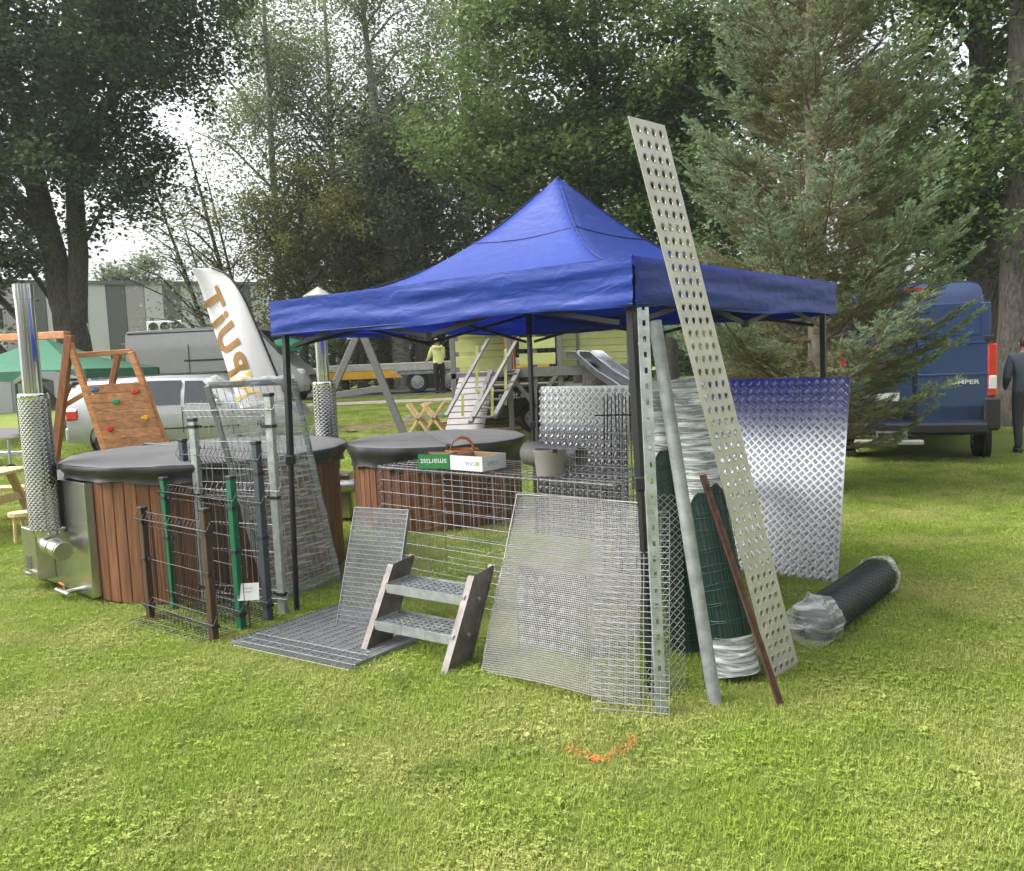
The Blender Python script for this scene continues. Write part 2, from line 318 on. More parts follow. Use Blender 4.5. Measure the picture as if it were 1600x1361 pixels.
# grass: short matted blades, clover and plantain leaves
def grass_tile(name, size, nblade, nclover, hgt, wid, seed, nros=0):
    g = np.random.default_rng(seed); V = []; F = []
    p = (g.random((nblade, 2)) - .5) * size; a = g.random(nblade) * 6.283; lean = g.uniform(.25, 1.35, nblade); h = g.uniform(.5, 1.15, nblade) * hgt
    w = g.uniform(.6, 1.3, nblade) * wid; d = np.stack([np.cos(a), np.sin(a)], 1); s = np.stack([-d[:, 1], d[:, 0]], 1)
    r1 = h * np.sin(lean) * .45; z1 = h * (.4 + .25 * np.cos(lean)); r2 = h * np.sin(lean) * 1.0; z2 = h * np.maximum(np.cos(lean) * .95, .12)
    b0 = np.c_[p - s * w[:, None] / 2, np.full(nblade, -.004)]; b1 = np.c_[p + s * w[:, None] / 2, np.full(nblade, -.004)]
    m0 = np.c_[p + d * r1[:, None] - s * w[:, None] * .4, z1]; m1 = np.c_[p + d * r1[:, None] + s * w[:, None] * .4, z1]; t = np.c_[p + d * r2[:, None], z2]
    V = np.stack([b0, b1, m1, m0, t], 1).reshape(-1, 3); k = np.arange(nblade)[:, None] * 5
    T = np.concatenate([np.c_[k, k + 1, k + 2], np.c_[k, k + 2, k + 3], np.c_[k + 3, k + 2, k + 4]])
    if nclover:
        c = (g.random((nclover, 2)) - .5) * size; c3 = np.repeat(c, 3, 0); ang = np.repeat(g.random(nclover) * 6.28, 3) + np.tile([0, 2.09, 4.19], nclover)
        rr = np.repeat(g.uniform(.005, .011, nclover), 3); zz = np.repeat(g.uniform(.3, .75, nclover) * hgt, 3); m_ = len(c3)
        u = np.stack([np.cos(ang), np.sin(ang)], 1); v = np.stack([-u[:, 1], u[:, 0]], 1); tl = g.normal(0, .25, (m_, 1)) * rr[:, None]
        q = [np.c_[c3, zz], np.c_[c3 + (u * .9 - v * .62) * rr[:, None], zz + tl[:, 0]], np.c_[c3 + u * 1.5 * rr[:, None], zz - tl[:, 0] * .5], np.c_[c3 + (u * .9 + v * .62) * rr[:, None], zz + tl[:, 0]]]
        W_ = np.stack(q, 1).reshape(-1, 3); k2 = len(V) + np.arange(m_)[:, None] * 4
        V = np.concatenate([V, W_]); T = np.concatenate([T, np.c_[k2, k2 + 1, k2 + 2], np.c_[k2, k2 + 2, k2 + 3]])
    for _ in range(nros):                    # plantain and dandelion rosettes
        c0 = (g.random(2) - .5) * size; k = g.integers(5, 8); a0 = g.random() * 6.28
        for i in range(k):
            a = a0 + 6.283 * i / k + g.normal(0, .2); L = g.uniform(.016, .034); w = L * g.uniform(.16, .26); d = np.array([math.cos(a), math.sin(a)]); s_ = np.array([-d[1], d[0]]); n0 = len(V)
            z = [.004, .014, .019, .012]; r_ = [.0, .35, .7, 1.0]; ww = [.25, .9, 1, .05]
            W_ = np.array([[*(c0 + d * L * r_[j] + s_ * w * ww[j] * sg), z[j] * 1.1 + (.004 if sg else 0)] for j in range(4) for sg in (-1, 1)]); V = np.concatenate([V, W_])
            T = np.concatenate([T, np.array([[n0 + 2 * j, n0 + 2 * j + 1, n0 + 2 * j + 3] for j in range(3)] + [[n0 + 2 * j, n0 + 2 * j + 3, n0 + 2 * j + 2] for j in range(3)])])
    me = bpy.data.meshes.new(name); me.from_pydata(V.tolist(), [], T.tolist()); me.materials.append(MT['blade'])
    return bpy.data.objects.new(name, me)
def blademat():
    m_, n, l, b = nodes_of('grass_blade'); out = n['Material Output']; g = n.new('ShaderNodeNewGeometry')
    def mix(a, c, f):
        x = n.new('ShaderNodeMix'); x.data_type = 'RGBA'
        for k, v in (('A', a), ('B', c)):
            if isinstance(v, tuple): x.inputs[k].default_value = (*v, 1)
            else: l.new(v, x.inputs[k])
        l.new(f, x.inputs['Factor']); return x.outputs['Result']
    def patch(sc, lo, hi, off):
        mp = n.new('ShaderNodeMapping'); mp.inputs['Location'].default_value = (off, off, 0); l.new(g.outputs['Position'], mp.inputs[0])
        z = n.new('ShaderNodeTexNoise'); z.inputs['Scale'].default_value = sc; z.inputs['Detail'].default_value = 4; l.new(mp.outputs[0], z.inputs['Vector'])
        r_ = n.new('ShaderNodeMapRange'); r_.inputs['From Min'].default_value = lo; r_.inputs['From Max'].default_value = hi; l.new(z.outputs['Fac'], r_.inputs['Value']); return r_.outputs[0]
    fresh = mix((.16, .25, .03), (.34, .43, .065), g.outputs['Random Per Island'])
    straw = mix((.3, .33, .08), (.5, .46, .2), g.outputs['Random Per Island'])
    deep = mix((.1, .17, .03), (.22, .3, .05), g.outputs['Random Per Island'])
    col = mix(mix(fresh, straw, patch(1.1, .4, .74, 3)), deep, patch(2.3, .52, .75, 11))
    l.new(col, b.inputs['Base Color']); b.inputs['Roughness'].default_value = .6; b.inputs['Specular IOR Level'].default_value = .3
    t = n.new('ShaderNodeBsdfTranslucent'); l.new(col, t.inputs['Color']); ms = n.new('ShaderNodeMixShader'); ms.inputs[0].default_value = .3
    l.new(b.outputs[0], ms.inputs[1]); l.new(t.outputs[0], ms.inputs[2]); l.new(ms.outputs[0], out.inputs['Surface']); return m_
MT['blade'] = blademat()
def grass_field(name, label, pts, tiles, smin, smax):
    tc = bpy.data.collections.new(name + '_tiles')
    for t in tiles: tc.objects.link(t)
    me = bpy.data.meshes.new(name); me.from_pydata([tuple(p) for p in pts], [], []); o = bpy.data.objects.new(name, me); COL.objects.link(o)
    tag(o, label, 'grass', kind='stuff')
    ng = bpy.data.node_groups.new(name, 'GeometryNodeTree'); ng.interface.new_socket('Geometry', in_out='INPUT', socket_type='NodeSocketGeometry'); ng.interface.new_socket('Geometry', in_out='OUTPUT', socket_type='NodeSocketGeometry')
    N = ng.nodes; L = ng.links; gi = N.new('NodeGroupInput'); go = N.new('NodeGroupOutput'); ip = N.new('GeometryNodeInstanceOnPoints')
    ci = N.new('GeometryNodeCollectionInfo'); ci.inputs['Collection'].default_value = tc; ci.inputs['Separate Children'].default_value = True; ci.inputs['Reset Children'].default_value = True
    ip.inputs['Pick Instance'].default_value = True
    rv = N.new('FunctionNodeRandomValue'); rv.data_type = 'FLOAT_VECTOR'; rv.inputs[0].default_value = (0, 0, 0); rv.inputs[1].default_value = (0, 0, 6.283)
    rs = N.new('FunctionNodeRandomValue'); rs.data_type = 'FLOAT'; rs.inputs[2].default_value = smin; rs.inputs[3].default_value = smax
    L.new(gi.outputs[0], ip.inputs['Points']); L.new(ci.outputs[0], ip.inputs['Instance']); L.new(rv.outputs[0], ip.inputs['Rotation']); L.new(rs.outputs[1], ip.inputs['Scale'])
    L.new(ip.outputs[0], go.inputs[0]); md = o.modifiers.new('scatter', 'NODES'); md.node_group = ng; return o
def in_view(x, y, mrg):
    return abs(x) < y * .64 + mrg
near = []; step = .26
for j in range(int((9.5 - .9) / step)):
    for i in range(-36, 37):
        x = i * step + random.uniform(-.09, .09); y = .9 + j * step + random.uniform(-.09, .09)
        if in_view(x, y, 2.8): near.append((x, y, 0))
grass_field('grass', 'short matted grass and clover of the near lawn', near, [grass_tile('tile', .44, 1500 - 120 * s, (10, 25, 4, 150, 20, 60)[s], (.034, .042, .03, .03, .038, .033)[s], (.0028, .0026, .003, .0028, .0036, .003)[s], s, (0, 0, 0, 1, 2, 0)[s]) for s in range(6)], .85, 1.25)
far = []; step = .6
for j in range(int((24.5 - 9.3) / step)):
    for i in range(-36, 37):
        x = i * step + random.uniform(-.2, .2); y = 9.3 + j * step + random.uniform(-.2, .2)
        if in_view(x, y, 4.5) and not (21.5 < y < 22.7 and x < 3.6) and not (5.2 < x < 9 and 11.9 < y < 18): far.append((x, y, terr(x, y)))
grass_field('grass', 'mown grass of the far lawn rising to the road', far, [grass_tile('tile_far', .95, 2600, 0, .045, .0055, s + 9) for s in range(3)], .85, 1.2)
# orange paint on the grass: sprayed blades
mo = MB(); 
for k in range(120):
    t = random.random(); a = G(893 + 98 * t, 1168 + 22 * math.sin(t * 3.0) - 20 * max(0, t - .55) * 2, .012)
    if .6 < t < .68: continue
    a += Vector((random.gauss(0, .02), random.gauss(0, .02), 0)); d = Vector((random.gauss(0, 1), random.gauss(0, 1), .25)).normalized() * .022; s_ = Vector((-d.y, d.x, 0)).normalized() * .0022
    z0 = random.uniform(.008, .024); a.z = z0
    mo.add([a - s_, a + s_, a + d + s_ * .4, a + d - s_ * .4], [(0, 1, 2, 3)])
o = mo.build('sprayed_mark', MT['orange']); tag(o, 'short orange sprayed paint mark on the near lawn', 'paint mark', kind='stuff')
sp_ = MB(); c = Yp(600, 655, 18.2); c.z = 0
vs_ = []; n_ = 22
for k in range(n_):
    a = 6.283 * k / n_; r_ = random.uniform(.6, 1.1); x, y = -2.9 + 1.5 * r_ * math.cos(a), 18.6 + .5 * r_ * math.sin(a); vs_.append((x, y, terr(x, y) + .03))
sp_.add([(-2.9, 18.6, terr(-2.9, 18.6) + .06)] + vs_, [(0, k + 1, (k + 1) % n_ + 1) for k in range(n_)]); o = sp_.build('soil_patch', MT['soil']); o['kind'] = 'structure'

# ------------------------------------------------------------------ blue pop-up tent
TC = Vector((.4143, 6.2247, 0)); TH = -.6842; TS = 2.9792; HT, HB, HP = 2.2351, 1.9902, 3.09
tu = Vector((math.cos(TH), math.sin(TH), 0)); tv = Vector((-math.sin(TH), math.cos(TH), 0))
def tp(u, v, z): return TC + tu * (u * TS / 2) + tv * (v * TS / 2) + Vector((0, 0, z))
tent = thing('market_tent', 'blue pop-up canopy tent on black legs over the metalware display', 'tent', TC, TH)
N_ = 48; mb = MB(); vv = []
def gz(u, v):
    m_ = max(abs(u), abs(v)); mi_ = min(abs(u), abs(v)); g = (1 - m_) ** 2.35
    g = max(0, g - .05 * m_ * (1 - m_) * (1 - (mi_ / m_ if m_ > 0 else 0) ** 2) * 2)
    if m_ < .06: g = g * .95 + .03
    return HT + (HP - HT) * g + .006 * math.sin(9 * u + 4 * v) * m_ * (1 - m_) * 4
for j in range(N_ + 1):
    for i in range(N_ + 1):
        u = -1 + 2 * i / N_; v = -1 + 2 * j / N_; vv.append(tp(u, v, gz(u, v)))
mb.add(vv, [(j * (N_ + 1) + i, j * (N_ + 1) + i + 1, (j + 1) * (N_ + 1) + i + 1, (j + 1) * (N_ + 1) + i) for j in range(N_) for i in range(N_)])
canopy = mb.build('canopy', MT['blue'], tent, smooth=60)
def seam(pts, nm):
    MB().path(pts, .0045, 5).build('seam', MT['navyseam'], canopy, smooth=True)
for sx, sy in ((1, -1), (-1, -1), (1, 1)):
    seam([tp(sx * k / 20, sy * k / 20, gz(k / 20, k / 20) + .003) for k in range(1, 21)], 's')
m_ = .3
seam([tp(m_ * a, m_ * b, gz(m_ * a, m_ * b) + .002) for a, b in ((-1, -1), (-.5, -1), (0, -1), (.5, -1), (1, -1), (1, -.5), (1, 0), (1, .5), (1, 1))], 's')
cs = [(-1, -1), (1, -1), (1, 1), (-1, 1)]
for e in range(4):
    a, b = cs[e], cs[(e + 1) % 4]; nx_, nz_ = 60, 12; mb = MB(); vv = []
    out = (tu if e == 1 else -tu if e == 3 else tv if e == 2 else -tv); ph = random.uniform(0, 6)
    for j in range(nz_ + 1):
        t = j / nz_
        for i in range(nx_ + 1):
            s = i / nx_; u = a[0] + (b[0] - a[0]) * s; v = a[1] + (b[1] - a[1]) * s; ed = min(s, 1 - s)
            wv = .007 * math.sin(t * 9 + 1.5 * math.sin(s * 5 + ph) + ph) * min(1, ed * 9) + .005 * math.sin(t * 17 + s * 11 + ph) * math.sin(s * 7 + ph) + .003 * math.sin(t * 31 + s * 23 + 2 * math.sin(s * 13))
            top = gz(u, v); z = top + (HB - top) * t + .012 * math.sin(s * 9 + ph) * t * min(1, ed * 6)
            vv.append(tp(u, v, z) + out * (.012 + wv * min(1, t * 5) + .004 * (1 if ed > .01 else 0)))
    mb.add(vv, [(j * (nx_ + 1) + i, j * (nx_ + 1) + i + 1, (j + 1) * (nx_ + 1) + i + 1, (j + 1) * (nx_ + 1) + i) for j in range(nz_) for i in range(nx_)])
    vo = mb.build('valance', MT['blue'], tent, smooth=60)
    mh = MB(); mh.path([tp(a[0] + (b[0] - a[0]) * k / 20, a[1] + (b[1] - a[1]) * k / 20, HB + .012) + out * .016 for k in range(21)], .004, 5); mh.build('hem', MT['navyseam'], vo, smooth=True)
LEG = {}
for (sx, sy), basepx in (((-1, -1), (464, 955)), ((1, -1), (1018, 1085)), ((1, 1), None), ((-1, 1), None)):
    top = tp(sx * .955, sy * .955, HT - .03); base = G(*basepx) if basepx else tp(sx * .96, sy * .96, 0); LEG[(sx, sy)] = (base, top)
    mb = MB(); mid = base.lerp(top, .5); mb.bar(base, mid + (top - mid) * .1, .03, .03, tu); lg = mb.build('leg', MT['black'], tent, bevel=.003)
    MB().bar(mid, top, .04, .04, tu).build('upper_tube', MT['black'], lg, bevel=.003); MB().box(mid, (.06, .06, .07)).build('slider', MT['plastic'], lg, bevel=.006)
    MB().box(base + Vector((0, 0, .004)), (.09, .09, .008)).build('foot_plate', MT['galvd'], lg); MB().box(top - Vector((0, 0, .06)), (.065, .065, .1)).build('corner_bracket', MT['plastic'], lg, bevel=.006)
for e in range(4):
    a, b = cs[e], cs[(e + 1) % 4]; q = [tp(.95 * (a[0] + (b[0] - a[0]) * t), .95 * (a[1] + (b[1] - a[1]) * t), 0) for t in (.02, .5, .98)]
    zt, zb = HT - .06, HB - .07
    for k in range(2):
        for (z0, z1) in ((zt, zb), (zb, zt)):
            mb = MB(); mb.bar(q[k] + Vector((0, 0, z0)), q[k + 1] + Vector((0, 0, z1)), .012, .026); mb.build('truss_bar', MT['black'], tent)
    for k in (1,):
        [MB().box(q[k] + Vector((0, 0, z_)), (.04, .04, .045)).build('joint', MT['plastic'], tent, bevel=.005) for z_ in (zb, zt)]
mb = MB(); mb.tube(tp(0, 0, HP - .9), tp(0, 0, HP - .03), .02, 8); mb.build('centre_pole', MT['black'], tent)
# ------------------------------------------------------------------ hot tubs
def cyl_M(p0, p1):
    d = (Vector(p1) - Vector(p0)).normalized(); m_ = d.to_track_quat('Z', 'Y').to_matrix().to_4x4(); m_.translation = Vector(p0); return m_
def shield(p0, p1, r, na, nz, parent, name='heat_shield', mat=None):
    Mx = cyl_M(p0, p1); L = (Vector(p1) - Vector(p0)).length; mb = MB(); vs = []
    for j in range(nz + 1):
        for i in range(na):
            a = 6.28318 * i / na; rr = r + (.0026 if (i + j) % 2 else -.0024)
            vs.append(Mx @ Vector((rr * math.cos(a), rr * math.sin(a), L * j / nz)))
    fs = []
    for j in range(nz):
        for i in range(na):
            i2 = (i + 1) % na
            if (i + j) % 2 == 0: fs += [(j * na + i, j * na + i2, (j + 1) * na + i), (j * na + i2, (j + 1) * na + i2, (j + 1) * na + i)]
            else: fs += [(j * na + i, (j + 1) * na + i2, (j + 1) * na + i), (j * na + i, j * na + i2, (j + 1) * na + i2)]
    mb.add(vs, fs); return mb.build(name, mat or MT['guard'], parent)
def hot_tub(label, c, Rw, Hw, Rl, z_lid, skirt, panel, lid_label, seam_dir):
    t = thing('hot_tub', label, 'hot tub', (c[0], c[1], 0)); C = Vector((c[0], c[1], 0))
    n = int(2 * math.pi * Rw / .105); skip = []
    if panel:
        pa, pb = Vector(panel[0]) - C, Vector(panel[1]) - C; a0, a1 = sorted((math.atan2(pa.y, pa.x) % 6.28318, math.atan2(pb.y, pb.x) % 6.28318))
    for k in range(n):
        a = 2 * math.pi * (k + .5) / n
        if panel and a0 < a % 6.28318 < a1: continue
        w_ = 2 * Rw * math.sin(math.pi / n) - .004; d = Vector((math.cos(a), math.sin(a), 0)); s = Vector((-d.y, d.x, 0))
        mb = MB(); p = C + d * (Rw - .014); e = .006
        poly = [p - s * w_ / 2 - d * .014, p + s * w_ / 2 - d * .014, p + s * w_ / 2 + d * (.014 - e), p + s * (w_ / 2 - e) + d * .014, p - s * (w_ / 2 - e) + d * .014, p - s * w_ / 2 + d * (.014 - e)]
        mb.prism([q + Vector((0, 0, .025 + random.uniform(0, .006))) for q in poly], (0, 0, Hw - .03)); mb.build('plank', MT['tubwood'], t)
    mb = MB(); mb.lathe([(Rw - .04, .03), (Rw - .04, Hw)], 48, Matrix.Translation(C)); mb.build('liner', MT['plastic'], t, smooth=True)
    for z in (.16, Hw * .72):
        mb = MB(); mb.lathe([(Rw - .03, z), (Rw - .03, z + .02), (Rw - .031, z + .02)], 48, Matrix.Translation(C)); mb.build('hoop', MT['stainb'], t, smooth=True)
    # cover: flat top, rounded edge, loose skirt
    nl = 96; mb = MB(); prof = [(0, z_lid), (.35, z_lid - .001), (.7, z_lid - .004), (.93, z_lid - .008), (.98, z_lid - .014), (.995, z_lid - .022)]
    mb.lathe([(r_ * Rl, z + .012 * (1 - r_)) for r_, z in [(q / 14 * .9, z_lid - .004 * (q / 14)) for q in range(14)] + prof[3:]], nl, Matrix.Translation(C))
    mb.v = [(x, y, z + .005 * math.sin(5 * x + 3 * y) * math.sin(4 * y - 2 * x + 1) + .003 * math.sin(13 * x + 9 * y + 2 * math.sin(7 * y)) - .012 * max(0, 1 - abs((x - C.x) * math.sin(seam_dir) - (y - C.y) * math.cos(seam_dir)) / .12)) for x, y, z in mb.v]; ld = mb.build('cover', MT['lid'], t, smooth=50); ld['label'] = lid_label
    mb = MB(); vs = []; rows = 8
    for j in range(rows + 1):
        for i in range(nl):
            a = 6.28318 * i / nl; q = j / rows; wv = .02 * q * math.sin(a * 9 + 2 * math.sin(a * 3)) + .012 * q * math.sin(a * 23 + q * 3)
            rr = Rl * (.997 - .035 * q) + wv + .014 * math.sin(q * 6.3); z = z_lid - .02 - (skirt + .055) * q * (1 + .12 * math.sin(a * 4 + 1) + .06 * math.sin(a * 11))
            vs.append(C + Vector((rr * math.cos(a), rr * math.sin(a), z)))
    mb.add(vs, [(j * nl + i, j * nl + (i + 1) % nl, (j + 1) * nl + (i + 1) % nl, (j + 1) * nl + i) for j in range(rows) for i in range(nl)])
    sk = mb.build('skirt', MT['lidb'], ld, smooth=60)
    d = Vector((math.cos(seam_dir), math.sin(seam_dir), 0)); mb = MB()
    mb.bar(C - d * Rl * .97 + Vector((0, 0, z_lid - .003)), C + d * Rl * .97 + Vector((0, 0, z_lid - .003)), .05, .012); mb.build('fold_flap', MT['lid'], ld, bevel=.003)
    mb = MB(); q = C + d * (Rl + .012); mb.box(q + Vector((0, 0, z_lid - .12)), (.05, .05, .22), Matrix.Rotation(seam_dir, 3, 'Z')); mb.build('strap', MT['plastic'], ld, bevel=.005)
    return t, C
P1, P2 = G(147, 945), G(57, 908)
tubA, CA = hot_tub('wooden hot tub with polished steel stove side and flat dark grey cover, beside fence samples', (-2.66, 7.30), 1.1, 1.0, 1.185, 1.1, .07, ((P1.x, P1.y, 0), (P2.x, P2.y, 0)), 'dark grey folding cover', R(140))
pd = (P2 - P1).normalized(); pn = Vector((pd.y, -pd.x, 0)); pn = -pn if pn.dot(Vector((0, -1, 0))) < 0 else pn
mb = MB(); iw = -pn * .03; inn = [CA + (P1 - CA).normalized() * 1.08, CA + (P2 - CA).normalized() * 1.08]
mb.prism([P1 + Vector((0, 0, .05)), P2 + Vector((0, 0, .05)), P2 - pn * .5 + pd * .0 + Vector((0, 0, .05)), P1 - pn * .1 + Vector((0, 0, .05))], (0, 0, .9)); mb.build('stove_panel', MT['stainp'], tubA, bevel=.004)
mb = MB(); mb.box(P2 + Vector((0, 0, .5)) - pn * .12 - pd * -.02, (.04, .26, .9), Matrix.Rotation(math.atan2(pd.y, pd.x), 3, 'Z')); mb.build('corner_post', MT['tubwood'], tubA, bevel=.004)
def stove_pipe(t, elbow, top_z, into, r, rs, zs0, zs1, capz=None, na=40, nz=56):
    e = Vector(elbow); mb = MB(); mb.path([Vector(into), e.lerp(Vector(into), .35), e + (Vector(into) - e) * .12, e + Vector((0, 0, .04)), e + Vector((0, 0, .1)), Vector((e.x, e.y, zs0 + .02))], [r, r, r * 1.02, r * 1.04, r, r], 20)
    pb = mb.build('flue_elbow', MT['stainb'], t, smooth=45)
    for q in (.45, .9): 
        pc = Vector(into).lerp(e, 1 - q); mb = MB(); mb.lathe([(r * 1.0, -.012), (r * 1.09, -.01), (r * 1.09, .01), (r, .012)], 20, cyl_M(pc, into)); mb.build('collar', MT['stainb'], pb, smooth=40)
    mb = MB(); Mx = Matrix.Translation((e.x, e.y, 0)); mb.lathe([(0, zs0), (r, zs0), (r, top_z - .12), (r * 1.06, top_z - .118), (r * 1.06, top_z), (r * .95, top_z), (r * .95, top_z - .3)], 28, Mx); ch = mb.build('chimney', MT['stainless'], t, smooth=40)
    sh = shield((e.x, e.y, zs0), (e.x, e.y, zs1), rs, na, nz, t)
    mb = MB(); mb.lathe([(rs, zs1), (rs + .004, zs1 + .03), (rs - .002, zs1 + .05)], 26, Mx); mb.build('shield_rim', MT['stainless'], sh, smooth=40); mb = MB(); mb.lathe([(rs * .8, zs0 - .05), (rs * .82, zs0 + .03)], 26, Mx); mb.build('lower_collar', MT['stainless'], sh, smooth=40)
    for k in range(4):
        a = k * 1.57 + .4; mb = MB(); mb.box((e.x + rs * .8 * math.cos(a), e.y + rs * .8 * math.sin(a), zs0 - .02), (.04, .02, .05), Matrix.Rotation(a + 1.57, 3, 'Z')); mb.build('bracket', MT['stainb'], sh)
    if capz:
        mb = MB(); mb.lathe([(.001, capz), (r * 2.4, capz - .1), (r * 2.4, capz - .11), (.001, capz - .04)], 20, Mx); cpn = mb.build('rain_cap', MT['stainb'], ch, smooth=40)
        for k in range(3):
            a = k * 2.09; mb = MB(); mb.bar((e.x + r * math.cos(a), e.y + r * math.sin(a), top_z - .05), (e.x + r * 1.3 * math.cos(a), e.y + r * 1.3 * math.sin(a), capz - .07), .012, .003); mb.build('cap_strut', MT['stainb'], cpn)
eA = P2 + pn * .13 - pd * .1 + Vector((0, 0, .36)); iA = P1.lerp(P2, .32) + Vector((0, 0, .33)) + pn * .02
eA2 = Yp(74, 850, 6.6); inA = Vector((iA.x, iA.y, .34))
stove_pipe(tubA, eA2, 2.5, eA2 + pd * -.34 + Vector((0, 0, -.02)), .07, .112, .56, 1.6)
mb = MB(); bx = P1.lerp(P2, .72) + pn * .07; Rz = Matrix.Rotation(math.atan2(pd.y, pd.x), 3, 'Z'); mb.box(bx + Vector((0, 0, .32)), (.3, .14, .42), Rz); fb = mb.build('firebox', MT['stainb'], tubA, bevel=.006)
for k in range(7):
    mb = MB(); mb.box(bx + pn * .073 + pd * .02 + Vector((0, 0, .2 + k * .016)), (.12, .006, .007), Rz); mb.build('vent_slot', MT['plastic'], fb)
mb = MB(); q = bx + pn * .1 + Vector((0, 0, .16)); mb.bar(q - pd * .08, q + pd * .08, .025, .012); mb.build('ash_door_handle', MT['stainb'], fb)
mb = MB(); q = P1.lerp(P2, .25) + pn * .1 + Vector((0, 0, .07)); mb.tube(q - pd * -.16, q - pd * .1, .018, 10); mb.tube(q - pn * .1, q + pn * .01, .018, 10); mb.tube(q, q + Vector((0, 0, .06)), .008, 6); vl = mb.build('drain_valve', MT['stainb'], tubA, smooth=40)
mb = MB(); mb.bar(q + Vector((0, 0, .06)), q + Vector((0, 0, .07)) + pd * .09, .016, .006); mb.build('tap_handle', MT['orange'], vl)
mb = MB(); q = P1.lerp(P2, .35) + pn * .06 + Vector((0, 0, .55)); mb.bar(q, q + pn * .02 - pd * .16 + Vector((0, 0, .04)), .04, .006); mb.build('shelf_bracket', MT['stainb'], tubA)
tubC, CC = hot_tub('brown wooden hot tub with sagging black cover behind the wire basket', (-.86, 9.46), .95, .7, 1.01, .92, .19, None, 'black folding cover with grey top and centre seam', R(-78))
eC = Vector((-2.06, 9.25, .42)); stove_pipe(tubC, eC, 2.42, Vector((-1.78, 9.3, .42)), .07, .125, .62, 1.55, 2.64, 32, 46)
mb = MB(); mb.box((-2.0, 9.42, .3), (.3, .3, .5)); mb.build('firebox', MT['stainb'], tubC, bevel=.01)

# ------------------------------------------------------------------ wire panels
def lerp3(a, b, t): return Vector(a).lerp(Vector(b), t)
def wires(mb, BL, BR, TL, TR, us, vs, r, n=4, seg=1, bulge=None, side=0.):
    """wires of a flat or bulging panel: us = list of positions across, vs = list of heights"""
    nrm = (Vector(BR) - Vector(BL)).cross(Vector(TL) - Vector(BL)).normalized()
    def p(u, v, off=0.):
        q = lerp3(lerp3(BL, BR, u), lerp3(TL, TR, u), v); b = bulge(u, v) if bulge else 0
        return q + nrm * (b + off)
    for u in us: mb.path([p(u, k / seg) for k in range(seg + 1)], r, n)
    for v in vs: mb.path([p(k / seg, v, side) for k in range(seg + 1)], r, n)
    return mb
def fence_mesh(mb, A, B, z0, z1, beams, pitch, r, mid_pitch=.2):
    """V-beam fence mat: double folds at the heights given"""
    A = Vector(A); B = Vector(B); d = (B - A); L = d.length; d /= L; n = Vector((d.y, -d.x, 0)); n = -n if n.y > 0 else n
    def fold(z):
        for b in beams:
            if abs(z - b) < .05: return .032 * (1 - abs(z - b) / .05)
        return 0
    zs = sorted(set([z0, z1] + [b + e for b in beams for e in (-.05, 0, .05)])); zs = [z for z in zs if z0 <= z <= z1]
    k = int(L / pitch)
    for i in range(k + 1):
        q = A + d * (L * i / k); mb.path([q + Vector((0, 0, z)) + n * fold(z) for z in zs], r, 4)
    hz = set()
    for b in beams: hz |= {round(b - .05, 3), round(b, 3), round(b + .05, 3)}
    z = z0 + .02
    while z < z1:
        if all(abs(z - h) > .08 for h in hz): hz.add(round(z, 3))
        z += mid_pitch
    for z in sorted(hz):
        if z0 <= z <= z1: mb.tube(A + Vector((0, 0, z)) + n * fold(z), B + Vector((0, 0, z)) + n * fold(z), r * 1.15, 4)
def sample(label, fx, bx_, zf, zb, wpost, pmat, wmat, beams, zmesh, clips):
    F_, B_ = Vector((*fx, 0)), Vector((*bx_, 0)); t = thing('fence_sample', label, 'fence sample', F_, 0, 'fence samples set out in a row')
    d = (B_ - F_).normalized(); ang = math.atan2(d.y, d.x); Rz = Matrix.Rotation(ang, 3, 'Z')
    for p, h in ((F_, zf), (B_, zb)):
        mb = MB(); mb.box(p + Vector((0, 0, h / 2)), (wpost, wpost * .72, h), Rz); po = mb.build('post', pmat, t, bevel=.004)
        mb = MB(); mb.box(p + Vector((0, 0, h + .012)), (wpost + .008, wpost * .72 + .008, .024), Rz); mb.build('cap', MT['plastic'], po, bevel=.004)
        for zc in clips:
            if zc < h:
                mb = MB(); mb.box(p + Vector((0, 0, zc)), (wpost + .014, wpost * .72 + .014, .022), Rz); mb.box(p + Vector((0, 0, zc)) - d * (wpost * .5 + .02) * (1 if p == B_ else -1), (.05, .016, .02), Rz); mb.build('clip', MT['plastic'] if pmat is not MT['galv'] else MT['black'], po)
    mb = MB(); fence_mesh(mb, F_ + d * -.0 + Vector((0, 0, 0)) - d * .06, B_ + d * .06, .03, zmesh, beams, .05, .0026); mb.build('wire_mesh', wmat, t); return t
sample('low brown fence sample, shortest of the four coated samples', (-2.01, 5.33), (-2.66, 5.88), .86, .8, .06, MT['brown'], MT['wireb'], (.12, .74), .8, (.1, .45, .72))
sample('dark green fence sample between the brown and anthracite ones', (-1.89, 5.52), (-2.58, 6.10), 1.04, .98, .06, MT['gpost'], MT['wired'], (.15, .9), .98, (.12, .55, .85))
sample('anthracite grey fence sample between the green and the bare galvanised one', (-1.76, 5.70), (-2.5, 6.3), 1.25, 1.24, .06, MT['antr'], MT['wired'], (.15, .85, 1.15), 1.22, (.12, .6, 1.05))
sample('tall bare galvanised fence sample beside the tent leg', (-1.70, 5.87), (-2.36, 6.17), 1.57, 1.4, .06, MT['galv'], MT['wire'], (.12, .9, 1.48), 1.55, (.15, .85, 1.36))
